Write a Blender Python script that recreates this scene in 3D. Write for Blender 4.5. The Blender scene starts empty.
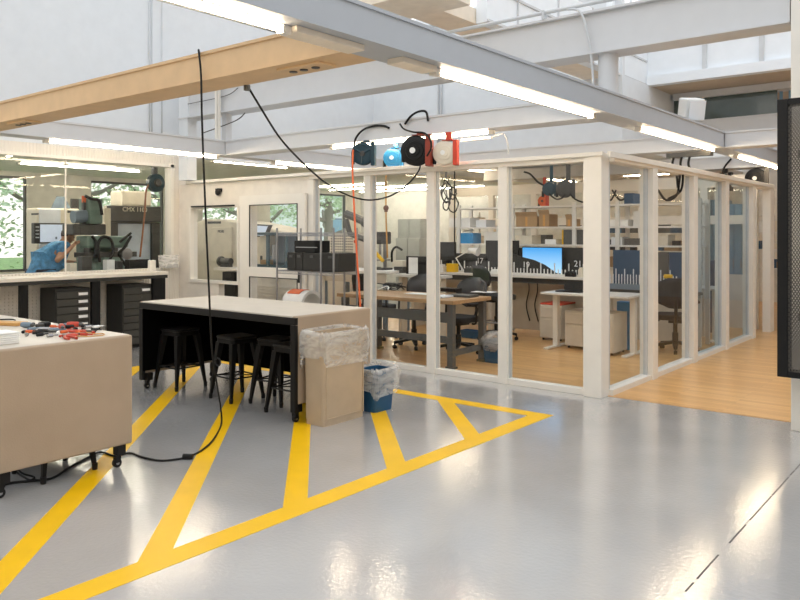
import bpy, bmesh, math, random
from mathutils import Vector, Matrix
random.seed(7)
PI = math.pi
SC = bpy.context.scene
COL = SC.collection
F = 756.0
ANG = math.atan2(.627, .779); CA, SA = math.cos(ANG), math.sin(ANG)

# ------------------------------------------------------------------ measuring helpers (world axes = building axes)
def at_z(px, py, z=0.0):
    d = (1.6-z)*F/(py-233); cx = (px-400)/F*d
    return (CA*cx-SA*d, SA*cx+CA*d)
def at_X(px, X, py=233):
    t = (px-400)/F; Y = X*(CA+SA*t)/(CA*t-SA); d = -SA*X+CA*Y
    return Y, 1.6-(py-233)*d/F
def at_Y(px, Y, py=233):
    t = (px-400)/F; X = Y*(CA*t-SA)/(CA+SA*t); d = -SA*X+CA*Y
    return X, 1.6-(py-233)*d/F

# ------------------------------------------------------------------ materials
MATS = {}
def mat(name, col, rough=.5, metal=0, noise=.06, scale=6, bump=0, bscale=60, emit=None, es=0, coat=0, stretch=None, spec=.5, alpha=1, trans=0):
    if name in MATS: return MATS[name]
    m = bpy.data.materials.new(name); m.use_nodes = True; nt = m.node_tree; N = nt.nodes; L = nt.links
    p = N['Principled BSDF']
    p.inputs['Roughness'].default_value = rough; p.inputs['Metallic'].default_value = metal
    p.inputs['Specular IOR Level'].default_value = spec
    if coat: p.inputs['Coat Weight'].default_value = coat; p.inputs['Coat Roughness'].default_value = .12
    tc = N.new('ShaderNodeTexCoord'); mp = N.new('ShaderNodeMapping')
    L.new(tc.outputs['Object'], mp.inputs['Vector'])
    if stretch: mp.inputs['Scale'].default_value = stretch
    nz = N.new('ShaderNodeTexNoise'); nz.inputs['Scale'].default_value = scale; nz.inputs['Detail'].default_value = 4
    L.new(mp.outputs[0], nz.inputs['Vector'])
    r = N.new('ShaderNodeValToRGB')
    r.color_ramp.elements[0].position = .3; r.color_ramp.elements[1].position = .7
    a = [max(0, c*(1-noise)) for c in col]; b = [min(1, c*(1+noise)) for c in col]
    r.color_ramp.elements[0].color = (*a, 1); r.color_ramp.elements[1].color = (*b, 1)
    L.new(nz.outputs['Fac'], r.inputs['Fac']); L.new(r.outputs['Color'], p.inputs['Base Color'])
    if bump:
        n2 = N.new('ShaderNodeTexNoise'); n2.inputs['Scale'].default_value = bscale; n2.inputs['Detail'].default_value = 3
        L.new(mp.outputs[0], n2.inputs['Vector'])
        bp = N.new('ShaderNodeBump'); bp.inputs['Strength'].default_value = bump; bp.inputs['Distance'].default_value = .01
        L.new(n2.outputs['Fac'], bp.inputs['Height']); L.new(bp.outputs[0], p.inputs['Normal'])
    if emit:
        p.inputs['Emission Color'].default_value = (*emit, 1); p.inputs['Emission Strength'].default_value = es
    if alpha < 1: p.inputs['Alpha'].default_value = alpha
    if trans: p.inputs['Transmission Weight'].default_value = trans
    MATS[name] = m
    return m
def glass(name, tint=(.97, .985, .98), f=1.0):
    m = bpy.data.materials.new(name); m.use_nodes = True; nt = m.node_tree; N = nt.nodes; L = nt.links
    N.remove(N['Principled BSDF']); out = N['Material Output']
    tr = N.new('ShaderNodeBsdfTransparent'); tr.inputs[0].default_value = (*tint, 1)
    gl = N.new('ShaderNodeBsdfGlossy'); gl.inputs['Roughness'].default_value = .01
    fr = N.new('ShaderNodeFresnel'); fr.inputs[0].default_value = 1.45
    mu = N.new('ShaderNodeMath'); mu.operation = 'MULTIPLY'; mu.inputs[1].default_value = f; mu.use_clamp = True
    mx = N.new('ShaderNodeMixShader')
    ge = N.new('ShaderNodeNewGeometry'); iv = N.new('ShaderNodeMath'); iv.operation = 'SUBTRACT'; iv.inputs[0].default_value = 1; L.new(ge.outputs['Backfacing'], iv.inputs[1])
    m3 = N.new('ShaderNodeMath'); m3.operation = 'MULTIPLY'; L.new(fr.outputs[0], m3.inputs[0]); L.new(iv.outputs[0], m3.inputs[1]); L.new(m3.outputs[0], mu.inputs[0]); L.new(mu.outputs[0], mx.inputs[0])
    L.new(tr.outputs[0], mx.inputs[1]); L.new(gl.outputs[0], mx.inputs[2]); L.new(mx.outputs[0], out.inputs[0])
    MATS[name] = m; return m

M_white = mat('white_paint', (.76, .745, .71), .42, noise=.02, bump=.03)
M_frame = mat('frame_paint', (.84, .80, .725), .35, noise=.02)
M_wall = mat('wall_paint', (.76, .79, .82), .75, noise=.02, bump=.05, bscale=150)
M_wallw = mat('cream_wall_paint', (.80, .75, .67), .6)
M_beam = mat('beam_paint', (.66, .665, .675), .5, noise=.02, bump=.04, bscale=80)
M_beamg = mat('grey_beam', (.46, .485, .52), .5, noise=.02, bump=.04, bscale=80)  # greyer base colour than the other beams
M_tanbeam = mat('tan_beam', (.70, .48, .27), .5, bump=.04, bscale=80)  # one even tan colour over the whole beam
M_tansof = mat('tan_soffit', (.86, .76, .63), .7)
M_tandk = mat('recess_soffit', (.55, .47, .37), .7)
M_grn = mat('shop_ceiling_paint', (.90, .90, .80), .8)
M_curb = mat('curb_paint', (.86, .90, .94), .6, noise=.02)
M_black = mat('black_metal', (.007, .007, .0075), .45, spec=.3)
M_blackm = mat('matt_black', (.002, .002, .0022), .9, spec=.05)
M_char = mat('charcoal_steel', (.034, .033, .030), .5, spec=.3)
M_gun = mat('gunmetal', (.10, .10, .095), .4, .5)
M_steel = mat('steel', (.36, .36, .37), .32, .9)
M_rub = mat('rubber', (.008, .008, .008), .6, spec=.3)
M_fabric = mat('black_mesh_fabric', (.02, .02, .022), .9, bump=.3, bscale=200)
M_leather = mat('grey_vinyl', (.05, .05, .055), .4)
M_bin = mat('beige_plastic', (.50, .39, .27), .5, bump=.05, bscale=200)
M_blue = mat('blue_plastic', (.012, .085, .19), .45)
M_bblue = mat('bright_blue', (.02, .28, .62), .45)
M_navy = mat('navy_panel', (.012, .06, .13), .6)
M_lblue = mat('pale_blue_panel', (.22, .40, .55), .5)
M_yel = mat('yellow_plastic', (.85, .50, .01), .45)
M_red = mat('red_plastic', (.55, .05, .02), .45)
M_orange = mat('orange_rubber', (.72, .13, .03), .5)
M_ochre = mat('tan_rubber', (.62, .33, .10), .5)
M_cream = mat('machine_cream', (.74, .68, .56), .4)
M_mgrn = mat('machine_green', (.13, .20, .165), .45)
M_mblu = mat('machine_bluegrey', (.18, .24, .30), .45)
M_mdark = mat('machine_dark', (.05, .048, .045), .45)
M_paper = mat('paper', (.85, .85, .83), .7)
M_card = mat('cardboard', (.42, .27, .14), .8)
M_screen = mat('screen_glass', (.55, .62, .72), .15, emit=(.7, .78, .9), es=.35)
M_wood = mat('bench_wood', (.42, .25, .12), .4, noise=.25, scale=5, stretch=(.6, 8, 8))
M_desk = mat('desk_laminate', (.74, .71, .66), .4)
M_ped = mat('pedestal_paint', (.66, .60, .50), .5)
M_skin = mat('skin', (.55, .30, .19), .5)
M_hair = mat('hair', (.05, .03, .02), .7)
M_shirt = mat('blue_check_shirt', (.10, .30, .55), .8, noise=.35, scale=18)
M_jean = mat('trousers', (.05, .055, .08), .8)
M_clearp = glass('clear_plastic', (.86, .88, .88), 1.5)
M_glass = glass('pane_glass', (.975, .985, .985), 1.0)
M_glassb = glass('tinted_glass', (.86, .93, .97), 1.3)
M_glassd = mat('dark_glass', (.07, .10, .09), .08, spec=.8)
M_bark = mat('bark', (.30, .27, .24), .9, bump=.4)
M_grass = mat('grass', (.22, .36, .12), .9, noise=.3, scale=3)
M_leaf = mat('leaf', (.60, .78, .52), .7, noise=.35, scale=2)  # green paled to put the bright outdoor light into the leaf colour
M_pipe = mat('pipe_paint', (.62, .64, .66), .5)
M_tube = mat('lamp_tube', (1, .95, .85), .4, emit=(1.0, .79, .54), es=34)
M_tubec = mat('lamp_tube_shop', (1, .97, .9), .4, emit=(1.0, .90, .74), es=36)
M_sheetbag = None

def bag_mat():
    m = bpy.data.materials.new('bin_liner_film'); m.use_nodes = True; nt = m.node_tree; N = nt.nodes; L = nt.links
    p = N['Principled BSDF']; out = N['Material Output']
    p.inputs['Base Color'].default_value = (.88, .86, .82, 1); p.inputs['Roughness'].default_value = .3
    tr = N.new('ShaderNodeBsdfTransparent'); mx = N.new('ShaderNodeMixShader')
    tc = N.new('ShaderNodeTexCoord'); nz = N.new('ShaderNodeTexNoise'); nz.inputs['Scale'].default_value = 6; nz.inputs['Detail'].default_value = 2.5; nz.inputs['Distortion'].default_value = 1.6
    mp = N.new('ShaderNodeMapping'); mp.inputs['Scale'].default_value = (1, 1, 2.2)
    L.new(tc.outputs['Object'], mp.inputs[0]); L.new(mp.outputs[0], nz.inputs['Vector'])
    r = N.new('ShaderNodeMapRange'); r.inputs[1].default_value = .35; r.inputs[2].default_value = .7; r.inputs[3].default_value = .22; r.inputs[4].default_value = .55
    L.new(nz.outputs['Fac'], r.inputs[0]); L.new(r.outputs[0], mx.inputs[0]); L.new(tr.outputs[0], mx.inputs[1]); L.new(p.outputs[0], mx.inputs[2]); L.new(mx.outputs[0], out.inputs[0])
    b = N.new('ShaderNodeBump'); b.inputs['Strength'].default_value = .5; b.inputs['Distance'].default_value = .02
    L.new(nz.outputs['Fac'], b.inputs['Height']); L.new(b.outputs[0], p.inputs['Normal'])
    return m
M_bag = bag_mat()

def epoxy():
    m = bpy.data.materials.new('grey_epoxy'); m.use_nodes = True; nt = m.node_tree; N = nt.nodes; L = nt.links
    p = N['Principled BSDF']; tc = N.new('ShaderNodeTexCoord')
    nz = N.new('ShaderNodeTexNoise'); nz.inputs['Scale'].default_value = 1.1; nz.inputs['Detail'].default_value = 6
    L.new(tc.outputs['Object'], nz.inputs['Vector'])
    r = N.new('ShaderNodeValToRGB'); r.color_ramp.elements[0].position = .3; r.color_ramp.elements[1].position = .75
    r.color_ramp.elements[0].color = (.40, .392, .385, 1); r.color_ramp.elements[1].color = (.48, .47, .46, 1)
    L.new(nz.outputs['Fac'], r.inputs[0]); L.new(r.outputs[0], p.inputs['Base Color'])
    n3 = N.new('ShaderNodeTexNoise'); n3.inputs['Scale'].default_value = 2.2; n3.inputs['Detail'].default_value = 5
    L.new(tc.outputs['Object'], n3.inputs['Vector'])
    mr = N.new('ShaderNodeMapRange'); mr.inputs[1].default_value = .35; mr.inputs[2].default_value = .7; mr.inputs[3].default_value = .10; mr.inputs[4].default_value = .24
    L.new(n3.outputs['Fac'], mr.inputs[0]); L.new(mr.outputs[0], p.inputs['Roughness'])
    p.inputs['Specular IOR Level'].default_value = .7; p.inputs['Coat Weight'].default_value = 1; p.inputs['Coat Roughness'].default_value = .13; p.inputs['Coat IOR'].default_value = 1.6
    n2 = N.new('ShaderNodeTexNoise'); n2.inputs['Scale'].default_value = 40; n2.inputs['Detail'].default_value = 2
    L.new(tc.outputs['Object'], n2.inputs['Vector'])
    b = N.new('ShaderNodeBump'); b.inputs['Strength'].default_value = .1; b.inputs['Distance'].default_value = .01
    L.new(n2.outputs['Fac'], b.inputs['Height']); L.new(b.outputs[0], p.inputs['Normal']); L.new(b.outputs[0], p.inputs['Coat Normal'])
    return m
M_epoxy = epoxy()
M_yellow = mat('yellow_floor_paint', (.86, .50, .002), .35, noise=.06, scale=3, spec=.4)

def woodfloor():
    m = bpy.data.materials.new('maple_plank_floor'); m.use_nodes = True; nt = m.node_tree; N = nt.nodes; L = nt.links
    p = N['Principled BSDF']; tc = N.new('ShaderNodeTexCoord')
    br = N.new('ShaderNodeTexBrick'); br.inputs['Scale'].default_value = 1; br.inputs['Brick Width'].default_value = 1.1; br.inputs['Row Height'].default_value = .07
    br.inputs['Mortar Size'].default_value = .0012; br.inputs['Color1'].default_value = (.66, .36, .13, 1); br.inputs['Color2'].default_value = (.80, .48, .20, 1); br.inputs['Mortar'].default_value = (.35, .2, .09, 1)
    L.new(tc.outputs['Object'], br.inputs['Vector'])
    nz = N.new('ShaderNodeTexNoise'); nz.inputs['Scale'].default_value = 3; nz.inputs['Detail'].default_value = 8
    mp = N.new('ShaderNodeMapping'); mp.inputs['Scale'].default_value = (1, 9, 1)
    L.new(tc.outputs['Object'], mp.inputs[0]); L.new(mp.outputs[0], nz.inputs['Vector'])
    mx = N.new('ShaderNodeMix'); mx.data_type = 'RGBA'; mx.blend_type = 'MULTIPLY'; mx.inputs[0].default_value = .5
    rr = N.new('ShaderNodeMapRange'); rr.inputs[3].default_value = .55; rr.inputs[4].default_value = 1.25
    L.new(nz.outputs['Fac'], rr.inputs[0]); L.new(br.outputs['Color'], mx.inputs[6]); L.new(rr.outputs[0], mx.inputs[7]); L.new(mx.outputs[2], p.inputs['Base Color'])
    p.inputs['Roughness'].default_value = .28
    return m
M_woodfl = woodfloor()
def ribbed():
    m = bpy.data.materials.new('ribbed_wall'); m.use_nodes = True; nt = m.node_tree; N = nt.nodes; L = nt.links
    p = N['Principled BSDF']; p.inputs['Base Color'].default_value = (.80, .75, .67, 1); p.inputs['Roughness'].default_value = .6
    tc = N.new('ShaderNodeTexCoord'); w = N.new('ShaderNodeTexWave'); w.bands_direction = 'Y'; w.inputs['Scale'].default_value = 7
    L.new(tc.outputs['Object'], w.inputs['Vector']); b = N.new('ShaderNodeBump'); b.inputs['Strength'].default_value = .5; b.inputs['Distance'].default_value = .01
    L.new(w.outputs['Fac'], b.inputs['Height']); L.new(b.outputs[0], p.inputs['Normal']); return m
M_rib = ribbed()

# ------------------------------------------------------------------ mesh helpers
def B(): return bmesh.new()
def bx(bm, x0, x1, y0, y1, z0, z1, rot=None, piv=None):
    r = bmesh.ops.create_cube(bm, size=1)
    M = Matrix.Translation(((x0+x1)/2, (y0+y1)/2, (z0+z1)/2)) @ Matrix.Diagonal((abs(x1-x0), abs(y1-y0), abs(z1-z0), 1))
    if rot is not None:
        pv = Vector(piv if piv else ((x0+x1)/2, (y0+y1)/2, (z0+z1)/2))
        M = Matrix.Translation(pv) @ rot.to_4x4() @ Matrix.Translation(-pv) @ M
    bmesh.ops.transform(bm, matrix=M, verts=r['verts']); return bm
def rot(ax, deg): return Matrix.Rotation(math.radians(deg), 3, ax)
def cy(bm, p0, p1, r, r2=None, seg=16):
    p0 = Vector(p0); p1 = Vector(p1); d = p1-p0
    q = d.to_track_quat('Z', 'Y').to_matrix().to_4x4()
    o = bmesh.ops.create_cone(bm, cap_ends=True, segments=seg, radius1=r, radius2=r if r2 is None else r2, depth=d.length)
    bmesh.ops.transform(bm, matrix=Matrix.Translation((p0+p1)/2) @ q, verts=o['verts']); return bm
def sp(bm, c, r, seg=16, sc=(1, 1, 1)):
    o = bmesh.ops.create_uvsphere(bm, u_segments=seg, v_segments=max(6, seg//2), radius=r)
    bmesh.ops.transform(bm, matrix=Matrix.Translation(c) @ Matrix.Diagonal((*sc, 1)), verts=o['verts']); return bm
def spline(pts, n=8):
    P = [Vector(p) for p in pts]; out = []
    for i in range(len(P)-1):
        p0 = P[max(0, i-1)]; p1 = P[i]; p2 = P[i+1]; p3 = P[min(len(P)-1, i+2)]
        for k in range(n):
            t = k/n
            out.append(.5*((2*p1)+(-p0+p2)*t+(2*p0-5*p1+4*p2-p3)*t*t+(-p0+3*p1-3*p2+p3)*t**3))
    out.append(P[-1]); return out
def tube(bm, pts, r, seg=8, smooth=True, n=8):
    P = spline(pts, n) if smooth else [Vector(p) for p in pts]
    rings = []; up = Vector((0, 0, 1))
    for i, p in enumerate(P):
        d = (P[min(i+1, len(P)-1)]-P[max(i-1, 0)]).normalized()
        a = d.cross(up)
        if a.length < .05: a = d.cross(Vector((1, 0, 0)))
        a.normalize(); b = d.cross(a).normalized(); up = b if abs(b.z) > .2 else up
        rr = r[i*(len(r)-1)//max(1, len(P)-1)] if isinstance(r, (list, tuple)) else r
        a2 = d.cross(Vector((0, 0, 1))); 
        if a2.length < .05: a2 = d.cross(Vector((0, 1, 0)))
        a2.normalize(); b2 = d.cross(a2).normalized()
        rings.append([bm.verts.new(p+a2*math.cos(2*PI*k/seg)*rr+b2*math.sin(2*PI*k/seg)*rr) for k in range(seg)])
    for i in range(len(rings)-1):
        # keep twist small by matching nearest vertex
        A, C = rings[i], rings[i+1]
        s = min(range(seg), key=lambda s: sum((A[k].co-C[(k+s) % seg].co).length for k in range(seg)))
        C = C[s:]+C[:s]; rings[i+1] = C
        for k in range(seg):
            bm.faces.new((A[k], A[(k+1) % seg], C[(k+1) % seg], C[k]))
    try:
        bm.faces.new(rings[0][::-1]); bm.faces.new(rings[-1])
    except Exception: pass
    return bm
def prism(bm, poly, ax, a0, a1):
    """poly of 2D points in the two other axes (order xyz without ax)"""
    def v(p, a):
        return {'x': (a, p[0], p[1]), 'y': (p[0], a, p[1]), 'z': (p[0], p[1], a)}[ax]
    A = [bm.verts.new(v(p, a0)) for p in poly]; C = [bm.verts.new(v(p, a1)) for p in poly]; n = len(poly)
    bm.faces.new(A[::-1]); bm.faces.new(C)
    for i in range(n): bm.faces.new((A[i], A[(i+1) % n], C[(i+1) % n], C[i]))
    return bm
def lathe(bm, prof, c, ax='z', seg=24):
    """prof: (r, h) list; revolve round ax through c"""
    rings = []
    for r, h in prof:
        ring = []
        for k in range(seg):
            a = 2*PI*k/seg; u, w = r*math.cos(a), r*math.sin(a)
            p = {'z': (u, w, h), 'y': (u, h, w), 'x': (h, u, w)}[ax]
            ring.append(bm.verts.new(Vector(c)+Vector(p)))
        rings.append(ring)
    for i in range(len(rings)-1):
        for k in range(seg): bm.faces.new((rings[i][k], rings[i][(k+1) % seg], rings[i+1][(k+1) % seg], rings[i+1][k]))
    bm.faces.new(rings[0]); bm.faces.new(rings[-1]); return bm
def rrect(x0, x1, y0, y1, r, n=5):
    o = []
    for cx, cy_, a0 in ((x1-r, y1-r, 0), (x0+r, y1-r, 90), (x0+r, y0+r, 180), (x1-r, y0+r, 270)):
        for k in range(n+1):
            a = math.radians(a0+90*k/n); o.append((cx+r*math.cos(a), cy_+r*math.sin(a)))
    return o

def wloc(o):
    v = Vector(o.location)
    while o.parent: o = o.parent; v += Vector(o.location)
    return v
def part(name, bm, m, parent=None, bevel=0, smooth=False, label=None, kind=None, local=False, seg=2):
    bmesh.ops.recalc_face_normals(bm, faces=bm.faces[:])
    me = bpy.data.meshes.new(name)
    o = bpy.data.objects.new(name, me)
    if parent and not local:
        bmesh.ops.translate(bm, vec=-wloc(parent), verts=bm.verts[:])
    if not parent and not local:
        # origin at the base centre of the mesh
        xs = [v.co.x for v in bm.verts]; ys = [v.co.y for v in bm.verts]; zs = [v.co.z for v in bm.verts]
        c = Vector(((min(xs)+max(xs))/2, (min(ys)+max(ys))/2, min(zs)))
        bmesh.ops.translate(bm, vec=-c, verts=bm.verts[:]); o.location = c
    bm.to_mesh(me); bm.free(); me.materials.append(m)
    if smooth:
        for p in me.polygons: p.use_smooth = True
        if smooth == 'a':
            me.set_sharp_from_angle(angle=math.radians(35))
    COL.objects.link(o)
    if parent: o.parent = parent
    if bevel:
        b = o.modifiers.new('bevel', 'BEVEL'); b.width = bevel; b.segments = seg; b.limit_method = 'ANGLE'
    if label: o['label'] = label
    if kind: o['kind'] = kind
    return o
def T(name, label, cat, loc=(0, 0, 0), group=None, kind=None):
    o = bpy.data.objects.new(name, None); o.empty_display_size = .1; COL.objects.link(o); o.location = loc
    o['label'] = label; o['category'] = cat
    if group: o['group'] = group
    if kind: o['kind'] = kind
    return o
def tag(o, label, cat, group=None, kind=None):
    o['label'] = label; o['category'] = cat
    if group: o['group'] = group
    if kind: o['kind'] = kind
    return o
def kids(o): return [c for c in bpy.data.objects if c.parent == o]
def copy_tree(o, loc, rz=0, label=None):
    r = o.copy(); COL.objects.link(r); r.location = loc; r.rotation_euler = (0, 0, rz)
    if label: r['label'] = label
    for c in kids(o):
        d = c.copy(); COL.objects.link(d); d.parent = r
        for g in kids(c):
            e = g.copy(); COL.objects.link(e); e.parent = d
    return r
def text(name, s, size, loc, mtx, m, parent, ext=.002):
    cu = bpy.data.curves.new(name, 'FONT'); cu.body = s; cu.size = size; cu.extrude = ext; cu.align_x = 'CENTER'; cu.align_y = 'CENTER'
    ob = bpy.data.objects.new('tmp_text', cu); COL.objects.link(ob)
    dg = bpy.context.evaluated_depsgraph_get(); me = bpy.data.meshes.new_from_object(ob.evaluated_get(dg))
    bpy.data.objects.remove(ob)
    bm = B(); bm.from_mesh(me); bmesh.ops.transform(bm, matrix=Matrix.Translation(loc) @ mtx.to_4x4(), verts=bm.verts[:])
    return part(name, bm, m, parent)
FACE_mY = Matrix(((1, 0, 0), (0, 0, -1), (0, 1, 0)))       # text faces -Y, reads along +X
FACE_pX = Matrix(((0, 0, 1), (1, 0, 0), (0, 1, 0)))        # text faces +X, reads along +Y
def struct(name, bm, m, label, cat, **k):
    o = part(name, bm, m, **k); tag(o, label, cat, kind='structure'); return o

# =================================================================== FLOORS
struct('floor', bx(B(), -10, 6, -3, 7.05, -.1, 0), M_epoxy, 'glossy grey epoxy floor of the open hall', 'floor')
struct('floor', bx(B(), -17, -10, -3, 19, -.1, -.001), mat('shop_floor', (.33, .33, .32), .4), 'grey floor of the machine shop behind the glass', 'floor')
struct('floor', bx(B(), -10, 6, 7.05, 19, -.1, .004), M_woodfl, 'honey maple plank floor inside and beside the glass room', 'floor')
bm = B(); y = 1.6
while y < 6.6:
    L_ = random.uniform(.05, .5); bx(bm, -1.127, -1.119, y, y+L_, -.002, .0012); y += L_+random.uniform(.01, .2)
struct('trim_1', bm, mat('joint', (.10, .095, .09), .8), 'dark control joint line in the grey floor', 'floor joint')

# hatched zone (45 degree bars clipped to the zone)
def clip_half(poly, a, b, c):      # keep a*x+b*y<=c
    out = []
    for i in range(len(poly)):
        p, q = poly[i], poly[(i+1) % len(poly)]; fp = a*p[0]+b*p[1]-c; fq = a*q[0]+b*q[1]-c
        if fp <= 0: out.append(p)
        if fp*fq < 0:
            t = fp/(fp-fq); out.append((p[0]+t*(q[0]-p[0]), p[1]+t*(q[1]-p[1])))
    return out
bm = B(); ZT = .0016
zone = T('hatched_floor_marking', 'yellow painted hatched keep-clear zone on the grey floor under both workstations', 'floor marking', (-5.5, 3.5, 0))
part('border_line', prism(B(), [(-3.31, -1.5), (-3.16, -1.5), (-3.11, 6.01), (-3.28, 5.86)], 'z', 0, ZT), M_yellow, zone)
part('border_line', prism(B(), [(-8.15, 5.87), (-3.28, 5.86), (-3.11, 6.01), (-8.15, 6.01)], 'z', 0, ZT), M_yellow, zone)
part('border_line', prism(B(), [(-8.15, -1.5), (-8.0, -1.5), (-8.0, 5.86), (-8.15, 5.86)], 'z', 0, ZT), M_yellow, zone)
for k in range(9):
    lo = 1.60-.945*k; hi = lo+.2
    poly = [(-8.0, -1.5), (-3.265, -1.5), (-3.265, 5.88), (-8.0, 5.88)]
    poly = clip_half(poly, 1, 1, hi)
    if poly: poly = clip_half(poly, -1, -1, -lo)
    if poly and len(poly) > 2: part('hatch_bar', prism(B(), poly, 'z', 0, ZT-.0004), M_yellow, zone)

# =================================================================== WALLS / CEILING
def wall_holes(bm, ax, a0, a1, u0, u1, z0, z1, holes):
    """slab with rectangular holes. ax='x': thickness a0..a1 in X, u along Y"""
    us = sorted({u0, u1, *[h[0] for h in holes], *[h[1] for h in holes]}); zs = sorted({z0, z1, *[h[2] for h in holes], *[h[3] for h in holes]})
    for i in range(len(us)-1):
        for j in range(len(zs)-1):
            cu, cz = (us[i]+us[i+1])/2, (zs[j]+zs[j+1])/2
            if any(h[0] < cu < h[1] and h[2] < cz < h[3] for h in holes): continue
            if ax == 'x': bx(bm, a0, a1, us[i], us[i+1], zs[j], zs[j+1])
            else: bx(bm, us[i], us[i+1], a0, a1, zs[j], zs[j+1])
    bmesh.ops.remove_doubles(bm, verts=bm.verts[:], dist=1e-5)
    return bm
# left (shop window) wall
struct('wall_left', wall_holes(B(), 'x', -10.1, -9.95, -1, 7.06, 0, 2.78, [(-.6, 6.81, 1.07, 2.62)]), M_rib, 'cream ribbed wall around the machine shop window', 'wall')
struct('wall_left', wall_holes(B(), 'x', -10.1, -9.95, -1, 11.5, 2.78, 5.5, []), M_wall, 'tall plain grey-white upper wall at the left', 'wall')
# back wall left part (doors)
struct('wall_back', wall_holes(B(), 'y', 6.94, 7.04, -9.95, -7.1, 0, 2.34, [(-9.66, -8.54, .9, 1.97), (-8.98, -8.54, .3, .86), (-8.25, -7.22, .2, 2.05)]), M_wallw, 'cream partition wall with service opening and sliding door', 'wall')
M_back = mat('hall_wall_paint', (.62, .57, .50), .8)  # for unseen walls, added to keep low sky light off upright faces
struct('wall_right', bx(B(), 6, 6.15, -3, 19, 0, 5.2), M_back, 'unseen warm grey hall wall right of the camera, added to cut low sky light', 'wall')
struct('wall_behind', bx(B(), -10.1, 6, -3.15, -3, 0, 5.2), M_back, 'unseen warm grey hall wall behind the camera, added to cut low sky light', 'wall')
# bulkheads
struct('wall_bulkhead', bx(B(), -9.95, -4.75, 11.5, 11.6, 2.95, 5.5), M_wall, 'plain white bulkhead wall above the workroom', 'wall')
struct('wall_bulkhead', bx(B(), -4.9, -4.75, 11.6, 13.9, 2.95, 4.1), M_wall, 'grey return of the bulkhead beside the roof recess', 'wall')
struct('wall_curb', bx(B(), -4.95, -4.8, 7.6, 12.7, 4.1, 4.93), M_curb, 'pale blue-white curb wall of the roof light', 'wall')
bm = B(); bx(bm, -4.95, 4, 12.7, 12.8, 4.27, 5.6)
struct('wall_rooflight', bm, M_curb, 'bright panelled end wall of the roof light', 'wall')
bm = B(); bx(bm, -4.79, 4, 12.62, 12.8, 4.1, 4.26)
struct('trim_2', bm, M_curb, 'white sill band under the roof light end wall', 'trim')
bm = B()
for px in (705, 762):
    X, _ = at_Y(px, 12.7); bx(bm, X-.035, X+.035, 12.66, 12.7, 4.26, 5.6)
bx(bm, -4.8, 4, 12.67, 12.7, 4.72, 4.75)
struct('trim_3', bm, M_pipe, 'thin grey seams of the panelled roof light wall', 'trim')
bm = B(); bx(bm, -4.8, -4.78, 7.6, 12.66, 4.50, 4.53); bx(bm, -4.8, -4.78, 7.6, 12.66, 4.1, 4.13)
for y in (8.3, 9.4, 10.5, 11.6): bx(bm, -4.8, -4.78, y, y+.02, 4.1, 4.93)
struct('trim_4', bm, M_pipe, 'fine seams on the roof light curb wall', 'trim')
bm = B()
for y in (7.7, 9.6, 11.3, 12.6): bx(bm, -4.93, -4.83, y, y+.1, 4.93, 6.4)
bx(bm, -4.93, -4.83, 7.7, 12.7, 6.35, 6.45)
tube(bm, [(-4.88, 9.7, 4.95), (-4.88, 11.3, 6.35)], .02, smooth=False); tube(bm, [(-4.88, 11.4, 6.35), (-4.88, 12.6, 4.95)], .02, smooth=False)
struct('window_1', bm, M_curb, 'open steel frame of the glazed roof light', 'window')
# ceilings
struct('ceiling', bx(B(), -17, -10.1, -1, 19, 2.95, 3.05), M_grn, 'pale green-grey ceiling of the machine shop', 'ceiling')
struct('ceiling', bx(B(), -10.1, -4.9, 11.6, 19, 2.95, 3.05), M_wall, 'low white ceiling at the back of the workroom', 'ceiling')
struct('ceiling', bx(B(), -4.8, 4, 12.8, 19, 4.1, 4.2), M_tandk, 'tan-grey soffit behind the roof light', 'ceiling')
bm = B()
for y in (3.5, 6.9, 9.2, 11.45): bx(bm, -10, -5, y-.06, y+.06, 5.5, 5.65)
struct('window_13', bm, M_curb, 'white rafters of the open roof glazing over the left bay', 'window')
# roof soffit beams (tan)
struct('soffit_beam', bx(B(), -6.0, -4.6, 6.25, 6.95, 4.1, 4.3), M_tansof, 'wide tan soffit beam crossing the bay overhead', 'beam')
struct('soffit_beam', bx(B(), -5.4, -4.96, 6.95, 11.5, 4.1, 4.28), M_tansof, 'tan soffit beam running back beside the roof light', 'beam')

# far walls
struct('wall_far', wall_holes(B(), 'y', 19, 19.15, -17, 5, 0, 4.2, []), mat('far_wall_paint', (.72, .70, .66), .7), 'far end wall beyond the workroom', 'wall')
wh = []
Yw = [(-.6, 7.9), (9.4, 11.4), (12.6, 14.0), (15.0, 18.3)]
for a, b in Yw: wh.append((a, b, .75, 2.85))
struct('wall_outer', wall_holes(B(), 'x', -17.2, -17, -1, 19.15, 0, 3.05, wh), mat('outer_wall_paint', (.70, .68, .60), .7), 'outer wall of the machine shop with big windows', 'wall')
for i, (a, b) in enumerate(Yw):
    w = T('window_%d' % (i+2), ['wide shop window onto the trees at far left', 'second shop window onto the trees, behind the milling machine', 'tree-filled shop window behind the sliding door', 'shop window facing the pale building outside'][i], 'window', (-17.1, (a+b)/2, .75), kind='structure')
    bm = B(); n = max(1, round((b-a)/1.9))
    for k in range(n+1): 
        y = a+(b-a)*k/n; bx(bm, -17.13, -17.05, y-.035, y+.035, .75, 2.85)
    bx(bm, -17.13, -17.05, a, b, .75, .8); bx(bm, -17.13, -17.05, a, b, 2.8, 2.85)
    part('frame', bm, M_gun, w)
    part('pane', bx(B(), -17.1, -17.09, a, b, .8, 2.8), M_glass, w)

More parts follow.
